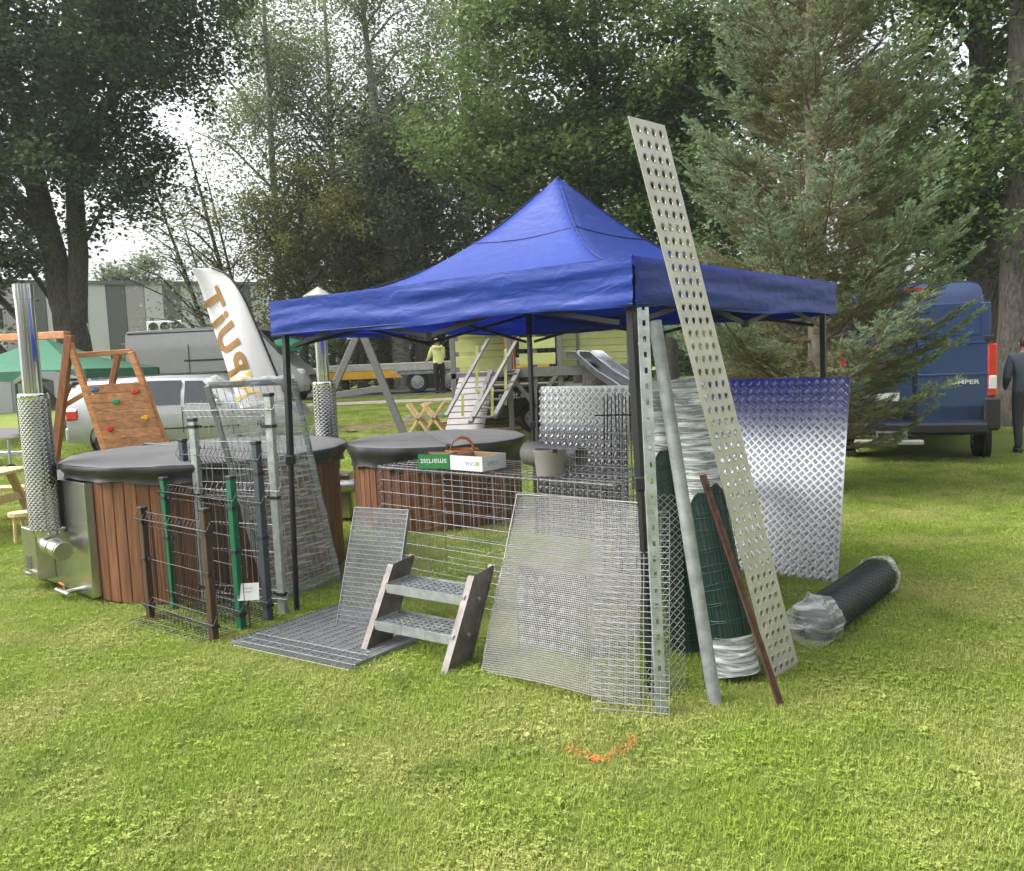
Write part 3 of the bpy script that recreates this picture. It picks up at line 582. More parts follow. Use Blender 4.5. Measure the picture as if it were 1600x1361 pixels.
# loose dark mats under the samples
for k, (a, b, c_, d_) in enumerate((((-2.08, 5.26), (-2.78, 5.8), (-2.6, 6.02), (-1.9, 5.46)), ((-1.86, 5.52), (-2.5, 6.05), (-2.3, 6.25), (-1.7, 5.75)))):
    mb = MB(); P_ = [Vector((*q, .02 + .012 * k)) for q in (a, b, d_, c_)]; wires(mb, P_[0], P_[1], P_[2], P_[3], [i / 17 for i in range(18)], [i / 4 for i in range(5)], .003)
    o = mb.build('wire_mat', MT['wired']); tag(o, ('black wire mat lying under the brown fence sample', 'dark wire mat lying under the green and anthracite samples')[k], 'wire mat')
# sign card on rusty stake
t = thing('price_sign', 'blank-looking white paper card on a thin rusty stake', 'sign', G(391, 986))
q = G(391, 986); mb = MB(); mb.tube(q, q + Vector((0, .01, .36)), .006, 6); mb.build('stake', MT['rust'], t)
mb = MB(); mb.box(q + Vector((.01, -.01, .275)), (.142, .004, .115), Euler((R(-8), 0, R(2))).to_matrix()); cd = mb.build('card', MT['paper'], t)
for k, wd in enumerate((.06, .045, .03)):
    mb = MB(); mb.box(q + Vector((.01, -.0135, .3 - k * .025)), (wd, .001, .004), Euler((R(-8), 0, R(2))).to_matrix()); mb.build('lettering', MT['ink'], cd)
# tall framed panel wrapped in film
t = thing('wrapped_panel', 'tall framed wire panel wrapped in clear stretch film, leaning beside the tent leg', 'fence panel', (-1.7, 6.4, 0))
BL, BR, TL, TR = Vector((-1.87, 6.16, .0)), Vector((-1.47, 6.72, 0)), Vector((-2.2, 6.08, 1.66)), Vector((-1.66, 6.43, 1.66))
mb = MB(); wires(mb, BL, BR, TL, TR, [i / 12 for i in range(13)], [i / 9 for i in range(10)], .003); mb.build('wire_mesh', MT['galvd'], t)
for a, b, nm in ((BL, TL, 'stile'), (BR, TR, 'stile'), (TL, TR, 'rail'), (BL, BR, 'rail')): MB().bar(a, b, .04, .04, (0, -1, .3)).build(nm, MT['galvg'], t, bevel=.004)
fm = MB(); nrm = (BR - BL).cross(TL - BL).normalized(); nrm = nrm if nrm.y < 0 else -nrm; vs_ = []; nu, nv = 24, 40
for j in range(nv + 1):
    for i in range(nu + 1):
        u, v = i / nu, .02 + .97 * j / nv; q = lerp3(lerp3(BL, BR, u), lerp3(TL, TR, u), v); vs_.append(q + nrm * (.028 + .012 * math.sin(v * 40 + u * 9) * math.sin(u * 6 + v * 13) + .006 * random.random()))
fm.add(vs_, [(j * (nu + 1) + i, j * (nu + 1) + i + 1, (j + 1) * (nu + 1) + i + 1, (j + 1) * (nu + 1) + i) for j in range(nv) for i in range(nu)]); fm.build('stretch_film', MT['film'], t, smooth=60)
fm = MB(); fm.path([lerp3(TL, TR, i / 10) + Vector((0, 0, .02 + .02 * math.sin(i * 2.1))) for i in range(11)], [.03 + .015 * math.sin(i * 1.7) for i in range(11)], 7); fm.build('film_bunch', MT['film'], t, smooth=60)
# ------------------------------------------------------------------ gratings and steps
def grating(name, label, BL, w_, l_, n_b, n_c, th, bt, mat, fr=.004):
    t = thing(name, label, 'grating', BL); BL = Vector(BL); w_, l_ = Vector(w_), Vector(l_); nn = w_.cross(l_).normalized()
    mb = MB()
    for i in range(1, n_b): mb.bar(BL + l_ * i / n_b, BL + l_ * i / n_b + w_, bt, th, nn)
    mb.build('bearing_bars', mat, t)['kind'] = 'stuff'
    mb = MB()
    for i in range(1, n_c): mb.bar(BL + w_ * i / n_c + nn * th * .35, BL + w_ * i / n_c + l_ + nn * th * .35, bt, bt * 1.5, nn)
    mb.build('cross_rods', mat, t)['kind'] = 'stuff'
    for a, b in ((BL, BL + w_), (BL + l_, BL + l_ + w_), (BL, BL + l_), (BL + w_, BL + w_ + l_)): MB().bar(a, b, fr, th * 1.1, nn).build('border', mat, t)
    return t
f0, f1, f2 = G(362, 1002, .03), G(550, 1042, .03), G(528, 946, .03)
grating('flat_grating', 'galvanised grating panel lying flat on the grass', f0, f1 - f0, f2 - f0, 30, 14, .022, .004, MT['galvg'])
f0, f1, f2 = G(365, 1008, .05), G(545, 1047, .05), G(400, 989, .05)
t = thing('mesh_strip', 'narrow strip of welded wire lying on the front edge of the flat grating', 'wire mesh', f0)
mb = MB(); wires(mb, f0, f1, f2, f1 + (f2 - f0), [i / 26 for i in range(27)], [0, .33, .66, 1], .0022); mb.build('wire_mesh', MT['galvg'], t)
b0 = G(526, 983, .0); b1 = G(612, 995, .0); tl = Yp(556, 793, 5.78)
grating('leaning_grating', 'narrow grey grating panel leaning up against the wire basket', b0, b1 - b0, tl - b0, 26, 44, .024, .003, MT['galvg'], .006)
st = thing('step_unit', 'small steel step unit with two grating treads and dark side plates', 'steps', (-.65, 4.85, 0))
lf, rf = G(567, 1026), G(695, 1056); back = Vector((.13, .19, 0)); rise = Vector((.17, .25, .5)); wv_ = rf - lf; nx_ = wv_.normalized()
for p in (lf, rf):
    mb = MB(); mb.prism([p, p + back, p + back * .9 + rise + Vector((0, 0, .02)), p + rise], nx_ * .006); sp2 = mb.build('side_plate', MT['steelb'], st)
    mb = MB(); mb.bar(p - nx_ * .01, p + rise - nx_ * .01, .045, .006, back); mb.build('flange', MT['steelb'], sp2)
    mb = MB(); mb.bar(p + back - nx_ * .01, p + back * .9 + rise + Vector((0, 0, .02)) - nx_ * .01, .045, .006, back); mb.build('flange', MT['steelb'], sp2)
    for q in (.35, .72):
        mb = MB(); c_ = p + rise * q + back * .5 + nx_ * .006; mb.tube(c_, c_ + nx_ * .014, .011, 6); mb.build('bolt', MT['galv'], sp2)
for q in (.36, .76):
    a = lf + rise * q + nx_ * .008; wt = wv_ - nx_ * .016; bd = back * 1.02
    mb = MB()
    for i in range(1, 6): mb.bar(a + bd * i / 6, a + bd * i / 6 + wt, .003, .014)
    for i in range(1, 13): mb.bar(a + wt * i / 13, a + wt * i / 13 + bd, .0035, .014)
    tr = mb.build('tread', MT['galv'], st)
    mb = MB(); mb.bar(a + Vector((0, 0, -.012)) - back * .02, a + wt + Vector((0, 0, -.012)) - back * .02, .008, .055, (0, 0, 1)); mb.build('nosing', MT['galv'], tr)
    mb = MB(); mb.bar(a + bd, a + bd + wt, .004, .035); mb.build('rear_bar', MT['galv'], tr)
    for s_ in (0, 1): MB().bar(a + wt * s_ + Vector((0, 0, -.004)), a + wt * s_ + bd + Vector((0, 0, -.004)), .004, .05).build('end_plate', MT['galv'], tr)
# ------------------------------------------------------------------ wire basket with things on it
FL = Vector((-1.0, 6.16, 0)); fd = Vector((.76, -.65, 0)).normalized(); bd_ = Vector((.65, .76, 0)).normalized(); BLn, BWd, BHt = 2.08, .66, 1.0
t = thing('gabion_basket', 'long empty galvanised wire gabion basket carrying cartons and pipes', 'wire basket', FL)
def quadpanel(name, o, x, y, lx, ly, pitch, parent, r=.0022, mat='wire'):
    mb = MB(); nx_, ny_ = int(round(lx / pitch)), int(round(ly / pitch)); o = Vector(o); x = Vector(x); y = Vector(y)
    wires(mb, o, o + x * lx, o + y * ly, o + x * lx + y * ly, [i / nx_ for i in range(nx_ + 1)], [i / ny_ for i in range(ny_ + 1)], r, side=.003); return mb.build(name, MT[mat], parent)
Z = Vector((0, 0, 1))
quadpanel('front_panel', FL, fd, Z, BLn, BHt, .095, t); quadpanel('back_panel', FL + bd_ * BWd, fd, Z, BLn, BHt, .095, t); quadpanel('end_panel', FL, bd_, Z, BWd, BHt, .095, t); quadpanel('end_panel', FL + fd * BLn, bd_, Z, BWd, BHt, .095, t)
quadpanel('lid_panel', FL + Z * BHt, fd, bd_, BLn, BWd, .095, t); quadpanel('divider', FL + fd * 1.04, bd_, Z, BWd, BHt, .095, t)
def helix(p0, p1, r, pitch, wr, parent):
    p0, p1 = Vector(p0), Vector(p1); L = (p1 - p0).length; Mx = cyl_M(p0, p1); n = int(L / pitch * 7)
    MB().path([Mx @ Vector((r * math.cos(k * .9), r * math.sin(k * .9), L * k / n)) for k in range(n + 1)], wr, 4).build('spiral', MT['wire'], parent)
for a, b in ((FL + Z, FL + Z + fd * BLn), (FL + Z, FL + Z + bd_ * BWd), (FL, FL + Z), (FL + Z + bd_ * BWd, FL + Z + bd_ * BWd + fd * BLn), (FL + bd_ * BWd, FL + bd_ * BWd + Z)): helix(a, b, .013, .05, .002, t)
def carton(label, c, sx, sy, h, ang, mat, inner, prints):
    c = Vector(c); tt = thing('carton', label, 'box', c, ang); Mx = WM[tt]; th = .004
    for (x, y, lx, ly) in ((0, -sy / 2, sx, th), (0, sy / 2, sx, th), (-sx / 2, 0, th, sy - th), (sx / 2, 0, th, sy - th)):
        mb = MB(); mb.box(Mx @ Vector((x, y, h / 2)), (lx, ly, h), Mx.to_3x3()); mb.build('side', mat, tt)
        mb = MB(); k = .004; mb.box(Mx @ Vector((x - (k if x > 0 else -k if x < 0 else 0), y - (k if y > 0 else -k if y < 0 else 0), h / 2 - .002)), (lx if lx == th else lx - .012, ly if ly == th else ly - .012, h), Mx.to_3x3()); mb.build('inner_face', inner, tt)
    mb = MB(); mb.box(Mx @ Vector((0, 0, .003)), (sx - .01, sy - .01, .004), Mx.to_3x3()); mb.build('bottom', inner, tt)
    for txt, size, x, z, face, pm_, rot in prints:
        v_, f_ = text_geo(txt, size, .0008) if txt else ([Vector((-size, -size, 0)), Vector((size, -size, 0)), Vector((size, size, 0)), Vector((-size, size, 0))], [(0, 1, 2, 3)])
        B3 = frame((0, 0, 0), (1, 0, 0), (0, 0, 1)) if face == 0 else frame((0, 0, 0), (0, 1, 0), (0, 0, 1))
        B3.translation = Vector((x, -sy / 2 - th / 2 - .001, z)) if face == 0 else Vector((sx / 2 + th / 2 + .001, x, z))
        mb = MB(); mb.add([Mx @ (B3 @ (Matrix.Rotation(rot, 4, 'Z') @ v)) for v in v_], f_); mb.build('print', pm_, tt)
    return tt
ztop = BHt + .016
def on_top(a, b): return FL + fd * a + bd_ * b + Z * ztop
aA = math.atan2(fd.y, fd.x)
carton('green carton with upside-down white lettering, standing on the wire basket', on_top(.53, .1), .235, .16, .1, aA + R(22), MT['cgreen'], MT['card'], [('smartist', .062, 0, .05, 0, MT['white'], math.pi)])
carton('open white carton printed upside down, on the wire basket beside the green one', on_top(.86, .16), .3, .24, .1, aA + R(0), MT['white'], MT['card'], [('VUNA', .042, .05, .05, 0, MT['ink'], math.pi), (None, .014, .11, .05, 0, MT['inkg'], 0), ('VUNA', .042, -.02, .05, 1, MT['ink'], math.pi)])
t = thing('wicker_basket', 'small orange wicker basket with two hoop handles behind the green carton', 'basket', on_top(.56, .32)); q = on_top(.56, .32); Mx = Matrix.Translation(q)
mb = MB(); mb.lathe([(.001, .004), (.09, .004), (.12, .1), (.128, .1), (.1, .0), (.001, .0)], 24, Mx); bk = mb.build('body', MT['wicker'], t, smooth=40)
for k in range(5): mb = MB(); mb.lathe([(.096 + .006 * k, .012 + .02 * k), (.1 + .006 * k, .02 + .02 * k), (.096 + .006 * k, .028 + .02 * k)], 24, Mx); mb.build('woven_band', MT['wicker'], bk, smooth=True)
for s_ in (-1, 1): MB().path([q + Vector((.085 * math.cos(a), .05 * s_, .09 + .1 * math.sin(a))) for a in np.linspace(0, math.pi, 13)], .006, 6).build('handle', MT['wicker'], t, smooth=True)
t = thing('plastic_pipe', 'grey plastic pipe with a wide socket lying along the basket top', 'pipe', on_top(1.2, .42)); q = on_top(1.1, .42) + Z * .087; e = on_top(1.72, .34) + Z * .087
mb = MB(); mb.lathe([(.06, 0), (.082, 0), (.085, .1), (.075, .12), (.075, .5), (.066, .5), (.066, .02)], 24, cyl_M(q, e)); mb.build('tube', MT['pvc'], t, smooth=40)
t = thing('pipe_collar', 'short upright grey pipe collar on the basket in front of the long pipe', 'pipe', on_top(1.52, .12)); q = on_top(1.52, .12)
mb = MB(); mb.lathe([(.085, 0), (.088, .0), (.098, .13), (.104, .15), (.104, .165), (.092, .165), (.086, .01)], 28, Matrix.Translation(q)); mb.build('collar', MT['pvc'], t, smooth=40)
mb = MB(); mb.box(q + Vector((.03, -.09, .16)), (.03, .03, .02)); mb.build('latch', MT['plastic'], t)
# stiff welded panels standing in the end of the basket
t = thing('standing_wire_mesh', 'two welded wire panels standing on end inside the right half of the basket', 'wire mesh', FL + fd * 1.45)
for k in range(2):
    o_ = FL + fd * 1.4 + bd_ * (.14 + .1 * k) + Z * .03; quadpanel('wire_panel', o_, fd, (Z + bd_ * .02).normalized(), .68, 1.2 + .05 * k, .05, t, .0022)
# ------------------------------------------------------------------ sheets, bars and rolls by the front leg
t = thing('woven_mesh_sheet', 'curved sheet of fine woven silver wire mesh leaning on the basket', 'wire mesh', G(870, 1085))
BL, BR, TL, TR = G(752, 1050), G(1000, 1108), Yp(808, 772, 5.2), Yp(1003, 786, 4.62)
mb = MB(); wires(mb, BL, BR, TL, TR, [i / 82 for i in range(83)], [i / 92 for i in range(93)], .0016, 4, 10, lambda u, v: .11 * math.sin(math.pi * u) * (1 - .75 * v) + .02 * math.sin(v * 5), .002); mb.build('wire_mesh', MT['wirew'], t)['kind'] = 'stuff'
mb = MB()
for a, b in ((BL, TL), (TL, TR)): mb.path([lerp3(a, b, k / 6) for k in range(7)], .004, 5)
mb.build('edge_wire', MT['wirew'], t)
t = thing('welded_panel', 'welded wire panel with close horizontal wires against the slotted post', 'wire mesh', G(990, 1118))
BL, BR, TL, TR = G(925, 1116), G(1046, 1126), Yp(930, 800, 4.35), Yp(1046, 800, 4.2)
mb = MB(); wires(mb, BL, BR, TL, TR, [i / 9 for i in range(10)], [i / 34 for i in range(35)], .0018); mb.build('wire_mesh', MT['wire'], t)
t = thing('expanded_metal', 'strip of diamond expanded metal behind the slotted post', 'wire mesh', G(1052, 1090))
BL, BR, TL, TR = G(1012, 1098), G(1072, 1082), Yp(1008, 772, 4.62), Yp(1066, 772, 4.72); mb = MB(); nu, nv = 5, 26
def em(u, v): return lerp3(lerp3(BL, BR, u / nu), lerp3(TL, TR, u / nu), v / nv)
for j in range(nv):
    for i in range(nu):
        c0, c1, c2, c3 = em(i + .5, j), em(i + 1, j + .5), em(i + .5, j + 1), em(i, j + .5)
        for a, b in ((c0, c1), (c1, c2), (c2, c3), (c3, c0)): mb.bar(a, b, .0025, .004)
mb.build('strands', MT['wirew'], t)
# slotted post
t = thing('slotted_post', 'bright slotted steel channel leaning on the front tent leg', 'post', G(1034, 1117)); a, b = G(1034, 1117), Yp(1005, 480, 4.06); ax = (b - a).normalized(); fx = Vector((0, -1, 0)); sx_ = ax.cross(fx).normalized(); fx = sx_.cross(ax)
L = (b - a).length; mb = MB()
for s_ in (-1, 1):
    mb.bar(a + sx_ * s_ * .0165, b + sx_ * s_ * .0165, .018, .003, fx); mb.bar(a + sx_ * s_ * .0245 - fx * .016, b + sx_ * s_ * .0245 - fx * .016, .0025, .032, fx)
n_ = 26
for k in range(n_): mb.bar(a + ax * (L * (k + .18) / n_), a + ax * (L * (k + 1 - .18 + .0) / n_), .015, .003, fx)
mb.build('channel', MT['galv'], t)
t = thing('steel_tube', 'thick round grey galvanised tube leaning between the slotted post and the green roll', 'pipe', G(1118, 1101)); a, b = G(1118, 1101), Yp(1023, 502, 4.3)
MB().tube(a, b, .034, 20).build('tube', MT['galvd'], t, smooth=40)
t = thing('rusty_bar', 'rusty brown steel angle bar leaning on the perforated plank', 'bar', G(1221, 1105)); a, b = G(1221, 1105), Yp(1098, 742, 4.2)
mb = MB(); mb.bar(a, b, .035, .005, (0, -1, .2)); mb.bar(a + Vector((-.016, -.012, 0)), b + Vector((-.016, -.012, 0)), .005, .03, (0, -1, .2)); mb.build('angle', MT['rust'], t)
# perforated plank: real holes with raised collars
t = thing('perforated_plank', 'very long silver perforated plank leaning high against the tent corner', 'plank', G(1220, 1052)); a = G(1207, 1063) + Vector((0, 0, .0)); wv_ = Vector((.205, .19, 0)); top = Yp(981, 181, 3.98); lv = top - a
nn = wv_.cross(lv).normalized(); nn = nn if nn.y < 0 else -nn; nu, nv = 4, 44; mb = MB(); mb2 = MB()
mu = .08; hu = wv_.length * (1 - 2 * mu) / nu; wd_ = wv_.normalized(); ld_ = lv.normalized()
def pl(u, v): return a + wv_ * u + lv * v
v0, v1 = .006, .994
for side in (0, 1):
    u0, u1 = (0, mu) if side == 0 else (1 - mu, 1)
    mb.add([pl(u0, 0), pl(u1, 0), pl(u1, 1), pl(u0, 1)], [(0, 1, 2, 3)])
mb.add([pl(mu, 0), pl(1 - mu, 0), pl(1 - mu, v0), pl(mu, v0)], [(0, 1, 2, 3)]); mb.add([pl(mu, v1), pl(1 - mu, v1), pl(1 - mu, 1), pl(mu, 1)], [(0, 1, 2, 3)])
for j in range(nv):
    for i in range(nu):
        ua, ub = mu + (1 - 2 * mu) * i / nu, mu + (1 - 2 * mu) * (i + 1) / nu; va, vb = v0 + (v1 - v0) * j / nv, v0 + (v1 - v0) * (j + 1) / nv; c_ = pl((ua + ub) / 2, (va + vb) / 2)
        outer = []; inner = []; rim = []; base = []
        per = [(ua, va), ((ua + ub) / 2, va), (ub, va), (ub, (va + vb) / 2), (ub, vb), ((ua + ub) / 2, vb), (ua, vb), (ua, (va + vb) / 2)]
        for k, (u, v) in enumerate(per):
            p = pl(u, v); ang = math.atan2((v - (va + vb) / 2) * lv.length, (u - (ua + ub) / 2) * wv_.length); r_ = .0165 if k % 2 else .0185
            d = wd_ * math.cos(ang) + ld_ * math.sin(ang); outer.append(p); base.append(c_ + d * r_ * 1.28); rim.append(c_ + d * r_ + nn * .004); inner.append(c_ + d * r_ * .95 - nn * .002)
        mb.add(outer + base, [(k, (k + 1) % 8, 8 + (k + 1) % 8, 8 + k) for k in range(8)])
        mb2.add(base + rim + inner, [(k, (k + 1) % 8, 8 + (k + 1) % 8, 8 + k) for k in range(8)] + [(8 + k, 8 + (k + 1) % 8, 16 + (k + 1) % 8, 16 + k) for k in range(8)])
pk = mb.build('face', MT['zinc'], t)
md = pk.modifiers.new('thick', 'SOLIDIFY'); md.thickness = .004; md.offset = 0
mb2.build('hole_collars', MT['zinc'], t, smooth=50)['kind'] = 'stuff'
# patterned plates: cells of five short ridges, turned alternately
def plate(label, BL, w_, h_, cell, tilt=None):
    BL = Vector(BL); w_ = Vector(w_); wd = w_.normalized(); W_ = w_.length; up = Vector(tilt).normalized() if tilt else Vector((0, 0, 1)); nn = wd.cross(up).normalized(); s_ = 1 if nn.y < 0 else -1; nn = nn * s_
    t = thing('tread_plate', label, 'metal plate', BL); mb = MB(); mb.prism([BL, BL + w_, BL + w_ + up * h_, BL + up * h_], -nn * .004); sh = mb.build('sheet', MT['alu'], t)
    V = []; F = []; k2 = cell / math.sqrt(2); nx_, nz_ = int(W_ / (2 * k2)) + 1, int(h_ / (2 * k2)) + 1
    for par in (0, 1):
        for j in range(-1, nz_ + 1):
            for i in range(-1, nx_ + 1):
                cx, cz = (2 * i + par) * k2, (2 * j + par) * k2
                for q, (ox, oz) in enumerate(((0, 0), (k2, 0))):
                    if q == 1: continue
                    A = math.pi / 4 if par == 0 else -math.pi / 4
                    for r_ in range(4):
                        off = (r_ - 1.5) * cell * .21; L_ = cell * .43; hw = cell * .085
                        dx, dz = math.cos(A), math.sin(A); px_, pz_ = cx - dz * off, cz + dx * off
                        pts = [(px_ - dx * L_, pz_ - dz * L_, 0), (px_ - dz * hw, pz_ + dx * hw, 0), (px_ + dx * L_, pz_ + dz * L_, 0), (px_ + dz * hw, pz_ - dx * hw, 0)]
                        if min(p[0] for p in pts) < .004 or max(p[0] for p in pts) > W_ - .004 or min(p[1] for p in pts) < .004 or max(p[1] for p in pts) > h_ - .004: continue
                        b_ = len(V); V += [(px_ - dx * L_, pz_ - dz * L_, .0003), (px_ - dz * hw - dx * L_ * .55, pz_ + dx * hw - dz * L_ * .55, .0003), (px_ - dz * hw + dx * L_ * .55, pz_ + dx * hw + dz * L_ * .55, .0003), (px_ + dx * L_, pz_ + dz * L_, .0003), (px_ + dz * hw + dx * L_ * .55, pz_ - dx * hw + dz * L_ * .55, .0003), (px_ + dz * hw - dx * L_ * .55, pz_ - dx * hw - dz * L_ * .55, .0003), (px_ - dx * L_ * .7, pz_ - dz * L_ * .7,   .0048), (px_ + dx * L_ * .7, pz_ + dz * L_ * .7,   .0065)]
                        F += [(b_, b_ + 1, b_ + 6), (b_ + 1, b_ + 2, b_ + 7, b_ + 6), (b_ + 2, b_ + 3, b_ + 7), (b_ + 3, b_ + 4, b_ + 7), (b_ + 4, b_ + 5, b_ + 6, b_ + 7), (b_ + 5, b_, b_ + 6)]
    mb = MB(); mb.add([BL + wd * x + up * z + nn * d for x, z, d in V], F); mb.build('tread_ridges', MT['alu'], t, smooth=50)['kind'] = 'stuff'
    return t
pl0 = Vector((1.385, 6.815, .0)); plate('tall aluminium tread plate reflecting blue at its top, standing by the far right tent leg', pl0, Vector((2.36, 6.03, 0)) - pl0, 1.55, .0455, (.132, .162, .975))
pl1 = Vector((.225, 8.2, 0)); plate('aluminium tread plate standing at the back of the tent behind the basket', pl1, Vector((1.03, 7.52, 0)) - pl1, 1.48, .052, (.03, .036, 1))
p_ = G(800, 1003); plate('small tread plate leaning behind the fine woven sheet', Vector((-.02, 5.0, 0)), Vector((.4, -.33, 0)), .5, .055, (.02, .03, .9))
# black splayed rods
t = thing('rod_trellis', 'black steel rods fanned out on a crossbar in front of the back plate', 'trellis', Yp(965, 800, 6.6))
for k in range(10):
    x0, x1 = 944 + k * 5.6, 944 + k * 6.2 + random.uniform(-6, 6); a = Yp(x0, 616 + random.uniform(-2, 4), 6.6); b = Yp(x1, 860, 6.6); b.z = .0 if k % 3 else .05; MB().tube(a, b, .0045, 5).build('rod', MT['black'], t)
MB().tube(Yp(929, 649, 6.58), Yp(990, 648, 6.58), .006, 5).build('crossbar', MT['black'], t)
# rolls of green wire mesh
def mesh_roll(label, a, b, r, z_film0, z_film1, turns=40, rows=17):
    t = thing('mesh_roll', label, 'mesh roll', (a.x, a.y, 0)); Mx = cyl_M(a, b); L = (b - a).length
    mb = MB(); mb.lathe([(.001, .004), (r * .93, .0), (r * .93, L), (r * .75, L), (r * .75, L - .05), (.001, L - .05)], 24, Mx); mb.build('inner_coil', MT['dgreen'], t, smooth=40)
    mb = MB()
    for k in range(turns):
        q = 6.2832 * k / turns + random.uniform(-.05, .05); rr = r * random.uniform(.96, 1.0)
        mb.tube(Mx @ Vector((rr * math.cos(q), rr * math.sin(q), 0)), Mx @ Vector((rr * math.cos(q + .05), rr * math.sin(q + .05), L)), .0022, 4)
    for k in range(rows + 1):
        for dz in (-.012, .012):
            ph = random.uniform(0, 6); mb.path([Mx @ Vector(((r + .002) * math.cos(q), (r + .002) * math.sin(q), min(L, max(0, L * k / rows + dz + .008 * math.sin(q * 2 + ph)))) ) for q in np.linspace(0, 6.2832, 21)[:-1]], .0022, 4, closed=True)
    mb.build('wire_mesh', MT['gwire'], t)
    for z0, z1, nm in ((z_film0, L + .01, 'film'), (-.0, z_film1, 'film')):
        if z1 - z0 < .02: continue
        fm = MB(); na, nz = 40, 26; vs_ = []
        for j in range(nz + 1):
            for i in range(na):
                q = 6.2832 * i / na; zz = z0 + (z1 - z0) * j / nz
                if nm == 'film' and j == 0 and z0 > .3: zz -= .06 * max(0, math.sin(q * 2 + 1)) + .02 * math.sin(q * 7)
                rr = r + .008 + .006 * math.sin(q * 5 + zz * 60 + 2 * math.sin(zz * 25)) * random.uniform(.3, 1) + .003 * random.random(); vs_.append(Mx @ Vector((rr * math.cos(q), rr * math.sin(q), zz)))
        fm.add(vs_, [(j * na + i, j * na + (i + 1) % na, (j + 1) * na + (i + 1) % na, (j + 1) * na + i) for j in range(nz) for i in range(na)]); fm.build('stretch_film', MT['filmd'], t, smooth=70)
    return t
ra = G(1152, 1062); mesh_roll('tall green wire mesh roll wrapped in stretch film, leaning behind the grey tube', Vector((ra.x, ra.y + .04, .02)), Yp(1066, 600, 4.75), .125, 1.0, .2)
mesh_roll('second green mesh roll in film, standing half hidden behind the slotted post', Vector((.98, 4.78, .01)), Yp(1030, 612, 5.0), .1, 1.2, 0)
# chain link roll lying on the grass
t = thing('chain_link_roll', 'dark green chain-link roll lying on the lawn with bagged ends', 'mesh roll', G(1330, 950)); a, b = G(1272, 972, .13), G(1374, 899, .13); Mx = cyl_M(a, b); L = (b - a).length; r = .125
mb = MB(); mb.lathe([(.03, 0), (r * .9, 0), (r * .9, L), (.03, L)], 24, Mx); mb.build('inner_coil', MT['wired'], t, smooth=40)
mb = MB(); nh = 22
for k in range(nh):
    for s_ in (-1, 1):
        mb.path([Mx @ Vector(((r + .002 * s_) * math.cos(6.2832 * k / nh + s_ * z * 5.2), (r + .002 * s_) * math.sin(6.2832 * k / nh + s_ * z * 5.2), L * z)) for z in np.linspace(0, 1, 30)], .0026, 4)
mb.build('chain_link', MT['dgreen'], t)
def bag(c, d, r, parent, seed, ln):
    g = np.random.default_rng(seed); Mx = cyl_M(c, Vector(c) + d); na, nz = 28, 16; vs_ = []
    for j in range(nz + 1):
        s = j / nz
        for i in range(na):
            q = 6.2832 * i / na; rr = (r * (1.05 - .1 * s) if s < .7 else r * .98 * math.sqrt(max(0, 1 - ((s - .7) / .3) ** 2)) + .002) * (1 + .1 * math.sin(q * 3 + seed + s * 4) * s + .05 * math.sin(q * 7 + s * 9)) + g.normal(0, .004); vs_.append(Mx @ Vector((rr * math.cos(q), rr * math.sin(q), ln * s + .01 * math.sin(q * 4))))
    for k in range(len(vs_)):
        if vs_[k].z < .004: vs_[k].z = .004
    fm = MB(); fm.add(vs_, [(j * na + i, j * na + (i + 1) % na, (j + 1) * na + (i + 1) % na, (j + 1) * na + i) for j in range(nz) for i in range(na)]); fm.build('plastic_bag', MT['bag'], parent, smooth=50)
ax = (b - a).normalized(); bag(a + ax * .1, -ax, .14, t, 3, .24); bag(b - ax * .05, ax, .135, t, 5, .12)
# feather flag with mirrored lettering
t = thing('feather_flag', 'white feather flag with brown and yellow mirrored lettering, tilted, above the first tub', 'flag', Yp(405, 640, 9.0)); D_ = 9.0
def fp(px, py): return Yp(px, py, D_)
left = [(300, 419), (312, 450), (330, 505), (348, 552), (366, 600), (382, 640)]; right = [(330, 418), (358, 431), (382, 462), (406, 515), (430, 575), (450, 625)]
def spl(pts, s):
    k = s * (len(pts) - 1); i = min(int(k), len(pts) - 2); f_ = k - i; p = [pts[max(i - 1, 0)], pts[i], pts[i + 1], pts[min(i + 2, len(pts) - 1)]]
    return tuple(.5 * ((2 * p[1][c]) + (-p[0][c] + p[2][c]) * f_ + (2 * p[0][c] - 5 * p[1][c] + 4 * p[2][c] - p[3][c]) * f_ ** 2 + (-p[0][c] + 3 * p[1][c] - 3 * p[2][c] + p[3][c]) * f_ ** 3) for c in (0, 1))
def flagpt(u, v, off=0.):
    a, b = spl(left, v), spl(right, v); q = fp(a[0] + (b[0] - a[0]) * u, a[1] + (b[1] - a[1]) * u); q.y += .05 * math.sin(u * 3 + v * 4) - .08 * v + off; return q
mb = MB(); nu, nv = 10, 40; mb.add([flagpt(i / nu, j / nv) for j in range(nv + 1) for i in range(nu + 1)], [(j * (nu + 1) + i, j * (nu + 1) + i + 1, (j + 1) * (nu + 1) + i + 1, (j + 1) * (nu + 1) + i) for j in range(nv) for i in range(nu)])
fl = mb.build('cloth', MT['flag'], t, smooth=60); md = fl.modifiers.new('thick', 'SOLIDIFY'); md.thickness = .004
MB().path([flagpt(1.01, v) for v in np.linspace(0, 1, 14)] + [Yp(452, 660, 9.0), Vector((-2.15, 8.95, 0))], .012, 6).build('pole', MT['black'], t, smooth=True)
